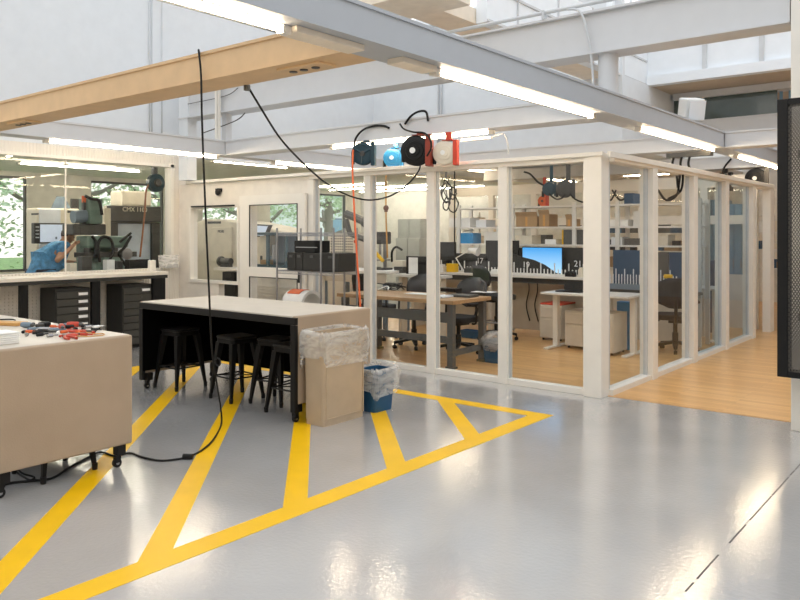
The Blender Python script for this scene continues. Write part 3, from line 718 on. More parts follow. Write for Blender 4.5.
# =================================================================== CORDS
def cord(name, pts, r, m, label, cat='cord', extra=None):
    o = part(name, tube(B(), pts, r), m, smooth=True); return tag(o, label, cat)
def P3(px, py, Y): x, z = at_Y(px, Y, py); return (x, Y, z)
yb = 3.34
hook = P3(200, 57, yb)
t = T('extension_cord', 'black extension cord dropping from the tan beam to the floor and under the near workstation', 'cord', (-4.8, 3.2, 0))
pts = [P3(200, 62, yb+.05), (hook[0]-.01, yb, hook[2]+.03), (hook[0]+.012, yb-.02, hook[2]+.035), P3(201, 75, yb-.02), P3(202, 120, yb), P3(205, 200, yb+.02)]
x0, y0, z0 = P3(209, 290, 3.5); pts += [(x0, y0, z0), P3(212, 350, 3.7), P3(217, 385, 3.85)]
f = lambda a, b, z=.009: (*at_z(a, b, z), z)
q = Vector(at_z(221, 420, .04)); pts += [(q.x, q.y, .12)]
pts += [f(221, 425), f(213, 440), f(202, 450), f(190, 456), f(178, 459), f(160, 460.5), f(142, 457), f(130, 453), f(115, 456), f(100, 452), f(85, 459), f(70, 467), f(52, 478), f(30, 481), f(10, 483), f(-8, 490)]
part('cable', tube(B(), pts, .0075), M_rub, t, smooth=True)
q = f(188, 456.5, .02); bm = B(); cy(bm, (q[0]-.03, q[1]-.02, .02), (q[0]+.03, q[1]+.02, .02), .02, seg=12); part('connector', bm, M_rub, t, bevel=.003)
bm = B(); x0, y0, z0 = P3(218, 362, 3.72); tube(bm, [(x0+.03*math.cos(a), y0, z0+.03*math.sin(a)) for a in [k*PI/4 for k in range(9)]], .006); part('cable_tie', bm, M_rub, t)
cord('floor_cable', [f(18, 470, .006), f(24, 474, .006), f(34, 477, .006), f(30, 480, .006), f(22, 476, .006), f(16, 472, .006)], .006, M_rub, 'coil of black cable on the floor beneath the near workstation', 'cable')
cord('floor_cable', [f(44, 481, .004), f(55, 477, .004), f(72, 466, .004), f(85, 460, .004), f(96, 453, .004)], .004, M_gun, 'thin grey cable on the floor beneath the near workstation', 'cable')
t = T('hanging_cable', 'black air cable slung from the tan beam to the big black hose reel', 'cable', (-5, 5, 2))
pts = [(*at_z(247, 85, 2.7), 2.7)]; x_, y_, z_ = pts[0]
n_ = [(262, 110, 3.9), (280, 138, 4.3), (300, 160, 4.75), (322, 180, 5.2), (345, 194, 5.6), (368, 200, 5.95), (390, 196, 6.2), (408, 184, 6.4), (418, 172, 6.5), (420.5, 165, 6.55)]
pts += [P3(a, b, c) for a, b, c in n_]
part('cable', tube(B(), pts, .0085), M_rub, t, smooth=True)
bm = B(); cy(bm, (x_, y_, 2.66), (x_, y_, 2.698), .025, seg=12); part('connector', bm, M_gun, t)

# =================================================================== HOSE REELS
def reel(label, px, py, Y, R, m_face, m_frame, tilt, m_hose, disc=True, behind=False, logo=True):
    x, z = at_Y(px, Y, py); t = T('hose_reel', label, 'hose reel', (x, Y, z-R))
    Mx = Matrix.Translation((x, Y, z)) @ rot('Z', tilt).to_4x4()
    def tr(bm): bmesh.ops.transform(bm, matrix=Mx, verts=bm.verts[:]); return bm
    w = R*.75
    if not logo and m_hose is M_orange:
        part('side_disc', tr(lathe(B(), [(R*.68, -w*.42), (R*.72, -w*.46), (R*.95, -w*.44), (R, -w*.36), (R, -w*.28), (R*.68, -w*.3)], (0, 0, 0), 'y', 32)), m_face, t, smooth='a')
        part('inner_hose', tr(lathe(B(), [(R*.3, -w*.30), (R*.40, -w*.40), (R*.48, -w*.32), (R*.56, -w*.40), (R*.66, -w*.30)], (0, 0, 0), 'y', 28)), M_orange, t, smooth=True)
        for k in range(3):
            a = k*2.1+.5; part('spoke', tr(cy(B(), (0, -w*.47, 0), (R*.8*math.cos(a), -w*.45, R*.8*math.sin(a)), R*.09, seg=8)), m_face, t)
        part('hub', tr(lathe(B(), [(.01, -w*.6), (R*.22, -w*.58), (R*.25, -w*.4)], (0, 0, 0), 'y', 20)), M_mdark, t)
    else:
        part('side_disc', tr(lathe(B(), [(.02, -w*.62), (R*.36, -w*.62), (R*.38, -w*.54), (R*.60, -w*.54), (R*.63, -w*.44), (R*.9, -w*.42), (R, -w*.34), (R, -w*.28), (R*.5, -w*.3)], (0, 0, 0), 'y', 32)), m_face, t, smooth='a')
    part('side_disc', tr(lathe(B(), [(R*.5, w*.3), (R, w*.28), (R, w*.34), (R*.5, w*.5)], (0, 0, 0), 'y', 32)), m_face, t, smooth='a')
    part('hose_coil', tr(lathe(B(), [(R*.5, -w*.27)]+[(R*(.84+.04*(k % 2)), -w*.27+w*.54*k/10) for k in range(11)]+[(R*.5, w*.27)], (0, 0, 0), 'y', 28)), m_hose, t, smooth=True)
    fr = B(); bx(fr, R*.75, R*1.12, -w*.55, w*.55, -R*1.05, R*1.0); bx(fr, -R*.2, R*1.12, -w*.5, w*.5, R*1.0, R*1.06)
    top = 2.698-z; bx(fr, .1*R, .6*R, -w*.3, w*.3, R*1.06, max(R*1.1, top))
    part('frame', tr(fr), m_frame, t, bevel=.006)
    if logo:
        part('badge', tr(lathe(B(), [(R*.01, -w*.63), (R*.2, -w*.63), (R*.2, -w*.66), (R*.01, -w*.66)], (-R*.1, 0, 0), 'y', 20)), M_paper, t)
    bm = B(); cy(bm, (-R*.9, 0, -.03), (-R*.9, 0, -.12), .02, seg=10); part('hose_guide', tr(bm), M_black, t)
    return x, z
M_dblu = mat('dark_teal_enamel', (.008, .04, .06), .3); M_lb = mat('light_blue_enamel', (.02, .19, .42), .35)
r1 = reel('dark blue hose reel, leftmost of the four under the white beam', 363, 154, 6.72, .135, M_dblu, M_dblu, 30, M_orange, logo=False)
r2 = reel('light blue hose reel between the dark blue and the big black reel', 393, 158, 7.02, .115, M_lb, M_lb, 32, M_ochre, logo=True)
r3 = reel('big black hose reel with white oval badge and red backing', 416, 151, 6.6, .165, M_black, mat('dark_red_enamel', (.28, .04, .02), .4), 20, M_rub)
r4 = reel('cream and red hose reel, rightmost of the four', 445, 153, 6.74, .13, M_cream, M_red, 22, M_cream)
cord('reel_hose', [P3(353, 150, 6.62), P3(352.5, 170, 6.5), P3(354, 205, 6.35), P3(356.5, 250, 6.22), P3(359, 285, 6.18), P3(360.5, 312, 6.15), P3(361, 330, 6.15)], .011, M_orange, 'orange-red hose hanging in front of the glass from the leftmost reel', 'hose')
t = T('reel_hose', 'tan hose behind the glass ending in a brown hanging coupler', 'hose', (at_Y(386, 7.2)[0], 7.2, 1.3))
part('hose', tube(B(), [P3(386, 166, 6.98), P3(386, 185, 7.2), P3(386, 215, 7.2), P3(387.5, 258, 7.2)], .010), M_ochre, t, smooth=True)
q = P3(386, 208, 7.2); bm = B(); cy(bm, (q[0], q[1], q[2]-.05), (q[0], q[1], q[2]+.03), .022, seg=10); sp(bm, q, .035); part('coupler', bm, mat('brown_plastic', (.16, .06, .03), .5), t, smooth='a')
cord('supply_hose', [P3(354, 147, 6.72), P3(356, 138, 6.7), P3(363, 130, 6.72), P3(374, 126, 6.74), P3(384, 126, 6.74), P3(389, 128, 6.74)], .013, M_rub, 'black supply hose arching over the leftmost reel', 'hose')
cord('supply_hose', [P3(400, 124, 6.72), P3(404, 129, 6.66), P3(413, 132, 6.6), P3(424, 133, 6.55), P3(430, 139, 6.5), P3(431, 148, 6.5), P3(427, 156, 6.52)], .010, M_rub, 'thin black supply hose looping round the big black reel', 'hose')
cord('supply_hose', [P3(405, 124, 6.74), P3(411, 116, 6.72), P3(419, 111.5, 6.72), P3(426, 112, 6.74), P3(428, 121, 6.74)], .013, M_rub, 'short black hose arching above the beam over the big black reel', 'hose')
# reels further in
r5 = reel('dark blue hose reel inside the room, left of a black one', 549, 189, 10.2, .10, M_dblu, M_dblu, 28, M_rub, logo=False)
r6 = reel('black hose reel inside the room under the rear beam', 565, 189, 10.2, .13, M_mdark, M_mdark, 28, M_rub, logo=False)
r7 = reel('small red hose reel far inside behind the pane nearest the corner', 543, 201, 13.4, .10, M_orange, M_red, 0, M_orange, logo=False)
r8 = reel('black hose reel with white badge above the end of the glass side wall', 756, 178.5, 13.5, .17, M_black, M_mdark, 10, M_rub)
r9 = reel('dark hose reel half hidden behind the top rail of the side wall', 722, 182, 13.5, .15, M_dblu, M_black, 0, M_rub, logo=False)
cord('supply_hose', [P3(724, 177, 13.3), P3(723, 171, 13.3), P3(726, 165, 13.4), P3(731, 159, 13.5)], .016, M_rub, 'black hose rising from the half hidden reel to the beam', 'hose')
cord('supply_hose', [P3(524, 172, 10.1), P3(530, 174, 10.1), P3(538, 182, 10.15), P3(545, 186, 10.2)], .014, M_rub, 'black hose running to the dark blue reel inside the room', 'hose')
cord('supply_hose', [P3(549, 194, 10.1), P3(556, 199, 10.1), P3(562, 198, 10.1), P3(565, 194, 10.1)], .012, M_rub, 'black hose sagging between the two inner reels', 'hose')
cord('supply_hose', [P3(570, 194, 10.15), P3(575, 199, 10.2), P3(582, 202, 10.3), P3(588, 202, 10.35)], .012, M_rub, 'black hose leaving the inner black reel to the right', 'hose')
tr_ = T('cable_tray', 'dark cable tray with three hanging hoses right of the glass side wall', 'cable tray', (at_Y(690, 10.1)[0], 10.1, 2.6))
xa, xb = at_Y(668, 10.12)[0], at_Y(712, 10.12)[0]; part('tray', bx(B(), xa, xb, 10.05, 10.18, 2.60, 2.66), M_gun, tr_)
for px in (674, 682, 690):
    x, _ = at_Y(px, 10.12); bm = B(); tube(bm, [(x, 10.12, 2.62), (x-.02, 10.12, 2.5), (x+.03, 10.12, 2.38), (x+.05, 10.12, 2.2)], .016); part('hose', bm, M_rub, tr_, smooth=True)
t = T('cable_coil', 'bundle of black cables coiled and hung in the second pane from the corner post', 'cable', (at_Y(448, 7.5)[0], 7.5, 1.9))
bm = B()
for k in range(5):
    cpx, cpy, rr = 448+rnd.uniform(-4, 6), 200+rnd.uniform(-8, 4), rnd.uniform(.07, .12)
    c = Vector(P3(cpx, cpy, 7.5)); tube(bm, [c+Vector((rr*.65*math.cos(a), rnd.uniform(-.02, .02), rr*math.sin(a))) for a in [j*PI/4 for j in range(9)]], .008)
for a, b in ((441, 452), (446, 443), (450, 446)): tube(bm, [P3(a, 177, 7.5), P3(b, 188, 7.5), P3(448, 200, 7.5)], .006)
part('coil', bm, M_rub, t, smooth=True)
c = P3(446, 170, 7.5); part('hook', bx(B(), c[0]-.01, c[0]+.01, 7.49, 7.51, c[2]-.1, 2.7), M_gun, t)
cord('drop_cable', [P3(454.5, 160, 7.4), P3(454.5, 200, 7.4), P3(454.5, 255, 7.4)], .008, M_rub, 'straight black cable hanging beside the coiled bundle', 'cable')

# =================================================================== MESH PANEL at the right edge
t = T('mesh_panel', 'tall black framed expanded-metal panel fixed to the white column at the right edge', 'mesh panel', (-.9, 6.5, .47))
X0, X1, Z0, Z1 = -1.42, -.45, .47, 2.65
YF0, YF1 = 6.50, 6.56
part('frame_stile', bx(B(), X0, X0+.075, YF0, YF1+.10, Z0, Z1), M_black, t, bevel=.004)
part('frame_stile', bx(B(), X1-.075, X1, YF0, YF1+.10, Z0, Z1), M_black, t, bevel=.004)
part('frame_rail', bx(B(), X0+.076, X1-.076, YF0, YF1+.10, Z0, Z0+.045), M_black, t)
part('frame_rail', bx(B(), X0+.076, X1-.076, YF0, YF1+.10, Z1-.045, Z1), M_black, t)
def mesh_sheet(y, pw=.022, ph=.036):
    bm = B(); xa, xb, za, zb = X0+.07, X1-.07, Z0+.04, Z1-.04; sl = ph/pw
    for sgn in (1, -1):
        c0 = za-sl*(xb-xa)
        n = int((zb-c0+sl*(xb-xa))/ph)
        for k in range(-n, n*2):
            # line z = za + k*ph + sgn*sl*(x-xa)
            pts = []
            for x in (xa, xb):
                z = za+k*ph+sgn*sl*(x-xa); pts.append([x, z])
            (ax_, az), (bx_, bz) = pts
            lo, hi = 0.0, 1.0; dz = bz-az
            ta, tb = (za-az)/dz, (zb-az)/dz
            lo = max(lo, min(ta, tb)); hi = min(hi, max(ta, tb))
            if hi-lo < .004: continue
            p = Vector((ax_+(bx_-ax_)*lo, y, az+dz*lo)); q = Vector((ax_+(bx_-ax_)*hi, y, az+dz*hi)); d = (q-p).normalized(); nrm = Vector((d.z, 0, -d.x))*.0022; e = Vector((0, .0015, 0))
            V = [bm.verts.new(v) for v in (p-nrm-e, p+nrm-e, p+nrm+e, p-nrm+e, q-nrm-e, q+nrm-e, q+nrm+e, q-nrm+e)]
            for fc in ((0, 1, 2, 3), (7, 6, 5, 4), (0, 4, 5, 1), (1, 5, 6, 2), (2, 6, 7, 3), (3, 7, 4, 0)): bm.faces.new([V[i] for i in fc])
    return bm
M_meshm = mat('mesh_steel', (.22, .20, .18), .35, .5)
part('mesh_sheet', mesh_sheet(6.525), M_meshm, t); part('mesh_sheet', mesh_sheet(6.64), M_meshm, t)
bm = B(); bx(bm, -1.3, -1.12, 6.66, 6.757, .9, .96); bx(bm, -1.3, -1.12, 6.66, 6.757, 2.2, 2.26); part('bracket', bm, M_black, t)

# =================================================================== BENCH UNDER THE SHOP WINDOW
t = T('wall_bench', 'long cream bench top on black legs below the machine shop window', 'bench', (-9.7, 3, 0))
part('bench_top', bx(B(), -9.94, -9.43, -1, 6.40, 1.0, 1.045), mat('cream_laminate', (.78, .72, .62), .4), t, bevel=.004)
part('front_edge', bx(B(), -9.46, -9.428, -1, 6.38, .955, .998), M_char, t)
for px0, px1 in ((20, 28), (92, 100), (153, 165)):
    y0 = at_X(px0, -9.45)[0]; y1 = at_X(px1, -9.45)[0]
    part('leg', bx(B(), -9.54, -9.44, y1-.06, y1, 0, .954) if px0 != 153 else bx(B(), -9.54, -9.44, y1-.07, y1, 0, .998), M_black, t)
    if px0 != 153: part('leg_facing', bx(B(), -9.50, -9.44, y0, y1-.062, 0, .954), M_black, t)
    else: part('leg_facing', bx(B(), -9.50, -9.44, y0, y1-.072, 0, .954), M_black, t)
t = T('louvred_panel', 'cream louvred storage panel on the wall under the long bench', 'louvred panel', (-9.94, 4.5, .1))
part('sheet', bx(B(), -9.945, -9.935, 1.5, 6.3, .12, .9), M_wallw, t)
bm = B()
for i in range(86):
    for j in range(17):
        y = 2.03+i*.05; z = .15+j*.043; bx(bm, -9.935, -9.915, y, y+.032, z, z+.016)
part('louvres', bm, M_wallw, t, kind='stuff')
def drawer_cabinet(label, y0, y1, top, rows, lab):
    x0, x1 = -9.90, -9.50
    t = T('drawer_cabinet', label, 'drawer cabinet', (-9.7, (y0+y1)/2, 0)); part('body', bx(B(), x0, x1-.002, y0, y1, .045, top), M_char, t, bevel=.004)
    part('plinth', bx(B(), x0+.02, x1-.03, y0+.02, y1-.02, 0, .044), M_black, t)
    h = (top-.09)/rows
    for r in range(rows):
        z0 = .06+r*h; d = part('drawer', bx(B(), x1, x1+.016, y0+.015, y1-.015, z0, z0+h-.012), M_gun if 0 else mat('drawer_grey', (.058, .056, .049), .45, spec=.3), t, bevel=.003)
        part('handle', bx(B(), x1+.017, x1+.026, y0+(y1-y0)*.62-.0, y0+(y1-y0)*.62+.01, z0+h*.35, z0+h*.6), M_gun, d)
        if r >= rows-lab: part('label_card', bx(B(), x1+.0165, x1+.019, y1-.17, y1-.04, z0+h*.32, z0+h*.68), M_paper, d)
drawer_cabinet('charcoal drawer cabinet with white label cards, left one under the bench', at_X(55, -9.5)[0], at_X(90, -9.5)[0], .88, 8, 6)
drawer_cabinet('charcoal drawer cabinet with one white card, right one under the bench', at_X(122, -9.5)[0], at_X(153, -9.5)[0]-.02, .88, 8, 1)
# sill objects
def px_box(name, label, cat, X, px0, px1, zb, zt, dep, m, bev=.006, **k):
    y0 = at_X(px0, X)[0]; y1 = at_X(px1, X)[0]; o = part(name, bx(B(), X-dep, X, y0, y1, zb, zt), m, bevel=bev); return tag(o, label, cat, **k)
px_box('router_box', 'black plastic case standing on the bench end inside the shop window', 'case', -10.2, 129, 149, 1.0, 1.2, .12, M_black)
y0 = at_X(150, -9.6)[0]
t = T('acrylic_bin', 'clear acrylic bin fixed to the ribbed wall just past the long bench', 'bin', (-9.86, at_X(168, -9.86)[0], 1.05))
ya, yb_ = at_X(160, -9.86)[0], at_X(177, -9.86)[0]; za = at_X(168, -9.86, 268)[1]; zb_ = at_X(168, -9.86, 255)[1]
part('shell', open_bin(B(), -9.93, -9.78, ya, yb_, za, zb_, .015, .02, .006), M_bag, t); part('contents', bx(B(), -9.90, -9.81, ya+.05, yb_-.05, za+.03, za+.08), M_paper, t, bevel=.01); part('bracket', bx(B(), -9.949, -9.931, ya+.1, yb_-.1, za+.02, zb_-.02), M_steel, t)
px_box('block', 'small white sensor with dark front beside the clear bin', 'device', -9.75, 150, 156, 1.046, 1.2, .06, M_frame)

# wire shelf
t = T('wire_shelf', 'chrome wire shelf standing in front of the glass, black cases on its middle deck', 'wire shelf', (-6.9, 6.5, 0))
WX = [at_Y(277, 6.3)[0], at_Y(321, 6.3)[0], at_Y(357, 6.7)[0]]
for x in WX:
    for y in (6.3, 6.7):
        bm = B(); cy(bm, (x, y, .0), (x, y, 1.66), .0125, seg=12)
        for k in range(16): cy(bm, (x, y, .1+k*.1), (x, y, .106+k*.1), .0145, seg=10)
        part('post', bm, M_steel, t, smooth='a')
for z in (1.60, 1.14, .70, .25):
    bm = B()
    for y in (6.3, 6.7):
        cy(bm, (WX[0], y, z), (WX[2], y, z), .004, seg=6); cy(bm, (WX[0], y, z-.035), (WX[2], y, z-.035), .004, seg=6)
        n = 46
        for k in range(n):
            xa = WX[0]+(WX[2]-WX[0])*k/n; xb = WX[0]+(WX[2]-WX[0])*(k+.5)/n; xc = WX[0]+(WX[2]-WX[0])*(k+1)/n
            cy(bm, (xa, y, z), (xb, y, z-.035), .0025, seg=4); cy(bm, (xb, y, z-.035), (xc, y, z), .0025, seg=4)
    for k in range(40):
        x = WX[0]+(WX[2]-WX[0])*k/39; cy(bm, (x, 6.3, z+.004), (x, 6.7, z+.004), .0022, seg=4)
    part('deck', bm, M_steel, t)
def ybox(name, label, cat, Y, px0, px1, py0, py1, dep, m, bev=.004, **k):
    x0, z0 = at_Y(px0, Y, py1); x1, z1 = at_Y(px1, Y, py0); _, z0 = at_Y((px0+px1)/2, Y, py1); _, z1 = at_Y((px0+px1)/2, Y, py0)
    o = part(name, bx(B(), x0, x1, Y, Y+dep, z0, z1), m, bevel=bev); return tag(o, label, cat, **k)
def case(label, x0, x1, y, dep, z0, z1, split=()):
    t = T('black_case', label, 'case', ((x0+x1)/2, y+dep/2, z0)); part('shell', bx(B(), x0, x1, y, y+dep, z0, z1), M_char, t, bevel=.006)
    part('latch', bx(B(), (x0+x1)/2-.03, (x0+x1)/2+.03, y-.008, y-.001, z1-.06, z1-.03), M_gun, t)
    for s in split: part('seam', bx(B(), s-.003, s+.003, y-.003, y-.0005, z0+.01, z1-.01), M_black, t)
Ycs = 6.36
g = lambda px: at_Y(px, Ycs)[0]
Zd = 1.148
case('long black case at the right of the middle wire deck', g(322), at_Y(356, 6.66)[0], Ycs, .3, Zd, Zd+.215)
case('black case in the middle of the wire deck, left of the long one', g(303), g(321), Ycs, .3, Zd, Zd+.215)
case('narrow black case, third from the right on the wire deck', g(296), g(302.5), Ycs, .3, Zd, Zd+.215)
case('narrow black case at the left end of the row on the wire deck', g(287), g(295.5), Ycs, .3, Zd, Zd+.215)
t = T('black_printer', 'black box unit with a silver slot on top of the row of cases', 'device', ((g(293)+g(330))/2, 6.5, Zd+.217))
part('body', bx(B(), g(293), at_Y(330, 6.64)[0], Ycs+.02, Ycs+.28, Zd+.217, Zd+.36), M_black, t, bevel=.006); part('slot', bx(B(), g(295), g(316), Ycs+.012, Ycs+.02, Zd+.275, Zd+.285), M_steel, t)
# arch ring with orange patch
t = T('ring_fixture', 'white arched ring with an orange patch on the lower wire deck, over the far worktop', 'ring', ((g(303)), 6.5, .706))
xr1 = at_Y(312, 6.5)[0]; xr0 = xr1-.34
def ringseg(bm, R0, R1, y0, y1, a0, a1, n, xc, zc):
    L = []
    for k in range(n+1):
        a = math.radians(a0+(a1-a0)*k/n); c, s = math.cos(a), math.sin(a)
        L.append([bm.verts.new((xc+r*c, y, zc+r*s)) for r, y in ((R0, y0), (R1, y0), (R1, y1), (R0, y1))])
    for A, C in zip(L, L[1:]):
        for i in range(4): bm.faces.new((A[i], A[(i+1) % 4], C[(i+1) % 4], C[i]))
    bm.faces.new(L[0]); bm.faces.new(L[-1][::-1]); return bm
def swp(bm):
    for v in bm.verts: v.co = Vector((v.co.y, v.co.x, v.co.z))
    return bm
part('ring', swp(ringseg(B(), .15, .185, xr0, xr1, 0, 180, 24, 6.5, .715)), M_white, t, smooth='a')
part('orange_patch', swp(ringseg(B(), .186, .192, xr0+.03, xr1-.1, 60, 130, 10, 6.5, .715)), M_orange, t, smooth='a')
part('base', bx(B(), xr0, xr1, 6.31, 6.69, .706, .714), M_white, t)
# =================================================================== INSIDE THE GLASS ROOM
# wood topped bench behind the front glass
t = T('workbench', 'wood topped steel workbench right behind the front glass, chairs pushed to it', 'workbench', (-5.95, 7.7, 0))
part('bench_top', bx(B(), -6.88, -5.02, 7.22, 8.05, .765, .81), M_wood, t, bevel=.004)
M_bgrey = mat('bench_grey', (.12, .12, .115), .4, .3)
for x in (-6.8, -5.1):
    for y in (7.30, 7.97): part('leg', bx(B(), x-.04, x+.04, y-.035, y+.035, .03, .764), M_bgrey, t, bevel=.004); part('foot', bx(B(), x-.055, x+.055, y-.05, y+.05, .005, .03), M_gun, t)
for z0, z1, y in ((.54, .66, 7.29), (.30, .38, 7.29)):
    part('stretcher', bx(B(), -6.758, -5.142, y-.015, y+.015, z0, z1), M_bgrey, t)
for x in (-6.8, -5.1): part('side_rail', bx(B(), x-.015, x+.015, 7.337, 7.933, .15, .22), M_bgrey, t)
def onB(px, py, z=.812): x, y = at_z(px, py, z); return Vector((x, y, z))
def flat(name, label, cat, px, py, w, d, h, m, rz=0, z=.812, **k):
    p = onB(px, py, z); o = part(name, bx(B(), p.x-w/2, p.x+w/2, p.y-d/2, p.y+d/2, z, z+h, rot('Z', rz)), m, bevel=.003); return tag(o, label, cat, **k)
flat('paper_sheet', 'white sheet of paper on the right end of the wood topped bench', 'paper', 484, 292, .3, .21, .004, M_paper, 10)
flat('closed_laptop', 'dark closed laptop on the right half of the wood topped bench', 'laptop', 462, 296.5, .34, .24, .025, M_gun, 5)
flat('keyboard', 'light grey keyboard left of the laptop on the wood topped bench', 'keyboard', 443, 297, .2, .3, .018, M_wall, 0)
flat('paper_sheet', 'pale paper sheet in the middle of the wood topped bench', 'paper', 421, 294, .4, .2, .006, M_paper, 2)
flat('black_tray', 'black tray at the back of the wood topped bench beside the yellow carton', 'tray', 448, 291.5, .34, .16, .05, M_black, 0)
bm = B()
p = onB(388, 290)
for k in range(4): tube(bm, [p+Vector((rnd.uniform(-.2, .25), rnd.uniform(-.1, .15), .01+rnd.random()*.09)) for _ in range(6)], .006)
tag(part('wire_tangle', bm, M_black, smooth=True), 'tangle of black wires at the left of the wood topped bench', 'cables')
t = T('safety_glasses', 'white rimmed goggles lying on the left of the wood topped bench', 'goggles', onB(380, 291)); p = onB(380, 291)
bm = B(); lathe(bm, [(.035, 0), (.045, .03), (.03, .035)], p+Vector((0, 0, .002)), 'z', 16); lathe(bm, [(.035, 0), (.045, .03), (.03, .035)], p+Vector((.1, 0, .002)), 'z', 16); part('lens', bm, M_clearp, t)
part('strap', tube(B(), [p+Vector((-.04, 0, .02)), p+Vector((.05, .1, .06)), p+Vector((.14, 0, .02))], .008), M_paper, t)

def office_chair(label, loc, rz, seat_z=.47, back='vinyl', drafting=False):
    t = T('office_chair', label, 'office chair', (0, 0, 0)); S = seat_z
    bm = B(); cy(bm, (0, 0, .10), (0, 0, S-.06), .028); cy(bm, (0, 0, .10), (0, 0, S*.55), .04); part('gas_column', bm, M_black, t, smooth='a')
    for k in range(5):
        a = 2*PI*k/5+.3; c, s = math.cos(a), math.sin(a); bm = B()
        P = [(.03, .13, .045), (.30, .085, .022)]
        A = []
        for r, z, w in P:
            A.append([bm.verts.new((c*r-s*q*w, s*r+c*q*w, z+h)) for q, h in ((-1, -.018), (1, -.018), (1, .018), (-1, .018))])
        for i in range(4): bm.faces.new((A[0][i], A[0][(i+1) % 4], A[1][(i+1) % 4], A[1][i]))
        bm.faces.new(A[0]); bm.faces.new(A[1][::-1])
        lg = part('base_leg', bm, M_black, t, bevel=.004)
        bm = B(); cy(bm, (c*.29-s*.022, s*.29+c*.022, .028), (c*.29+s*.022, s*.29-c*.022, .028), .028, seg=14); cy(bm, (c*.29, s*.29, .03), (c*.29, s*.29, .08), .01); part('caster', bm, M_rub, lg)
    bm = B(); prism(bm, rrect(-.24, .24, -.23, .23, .09), 'z', S-.03, S+.045)
    part('seat', bm, M_fabric, t, bevel=.02, seg=3)
    bm = B(); bx(bm, -.09, .09, -.1, .12, S-.075, S-.032); part('mechanism', bm, M_black, t)
    m = M_leather if back == 'vinyl' else M_fabric
    bm = B(); n = 12; hb = .40 if not drafting else .34; z0 = S+.14; rows = 7; V = []
    for j in range(rows+1):
        v = j/rows; w = .26*(1-.25*abs(v-.55)**1.5) * (math.sqrt(max(0, 1-((v-.5)/.52)**4)))
        V.append([[bm.verts.new((-w+2*w*i/n, .25+.07*(1-((i/n-.5)*2)**2)*1+.04*math.sin(v*PI)*-1+o+.05*v, z0+hb*v)) for i in range(n+1)] for o in (0, .035)])
    for o in (0, 1):
        for j in range(rows):
            for i in range(n): bm.faces.new((V[j][o][i], V[j][o][i+1], V[j+1][o][i+1], V[j+1][o][i]))
    for j in range(rows):
        bm.faces.new((V[j][0][0], V[j][1][0], V[j+1][1][0], V[j+1][0][0])); bm.faces.new((V[j][0][n], V[j][1][n], V[j+1][1][n], V[j+1][0][n]))
    for i in range(n):
        bm.faces.new((V[0][0][i], V[0][1][i], V[0][1][i+1], V[0][0][i+1])); bm.faces.new((V[rows][0][i], V[rows][1][i], V[rows][1][i+1], V[rows][0][i+1]))
    part('backrest', bm, m, t, smooth=True)
    part('back_bracket', tube(B(), [(0, .1, S-.05), (0, .28, S-.04), (0, .37, S+.08), (0, .37, S+.25)], .022), M_black, t, smooth=True)
    for s in (-1, 1):
        if not drafting:
            ar = part('armrest', bx(B(), s*.27-.035, s*.27+.035, -.1, .16, S+.2, S+.23), M_black, t, bevel=.01); part('arm_post', tube(B(), [(s*.2, .05, S-.05), (s*.27, .05, S-.02), (s*.27, .05, S+.2)], .014), M_black, ar)
    if drafting:
        bm = B(); R_ = .19; tube(bm, [(R_*math.cos(a), R_*math.sin(a), .27) for a in [k*PI/6 for k in range(13)]], .011)
        for k in range(3): a = k*2.1; cy(bm, (0, 0, .27), (R_*math.cos(a), R_*math.sin(a), .27), .008, seg=6)
        part('foot_ring', bm, M_steel, t, smooth=True)
    t.location = loc; t.rotation_euler = (0, 0, math.radians(rz)); return t
office_chair('office chair with curved grey back, left one at the wood topped bench', (-6.47, 8.35, 0), 8, .47)
office_chair('black office chair with grey curved back at the right end of the wood topped bench', (-5.72, 8.35, 0), -8, .45)
office_chair('high drafting chair with chrome foot ring at the rear benches', (-5.98, 9.75, 0), 150, .64, 'mesh', True)
office_chair('dark mesh task chair seen through the first side pane', (-3.5, 10.27, 0), 200, .47, 'mesh')
office_chair('black mesh office chair left of the grey backed chairs', (-7.45, 8.7, 0), 170, .48, 'mesh')
bp_ = at_z(489, 362); bp_ = (bp_[0]+.07, bp_[1]+.02); t = T('wastebasket', 'blue wastebasket with bulging clear liner on the wood floor inside the glass', 'wastebasket', (*bp_, 0))
part('body', open_bin(B(), bp_[0]-.13, bp_[0]+.13, bp_[1]-.1, bp_[1]+.1, .005, .27, .02, .03), M_blue, t, smooth='a')
bm = B(); sp(bm, (bp_[0], bp_[1], .25), .17, 32, (1.05, .9, .8))
for v in bm.verts: v.co += Vector((rnd.uniform(-1, 1), rnd.uniform(-1, 1), rnd.uniform(-1, 1)))*.008
part('liner', bm, M_bag, t, smooth=True)
bp_ = at_z(471, 338); tag(part('small_bin', open_bin(B(), bp_[0]-.15, bp_[0]+.15, bp_[1]-.1, bp_[1]+.1, .005, .12, .02, .03), M_blue, smooth='a'), 'low blue tub on the wood floor behind the bench', 'tub')

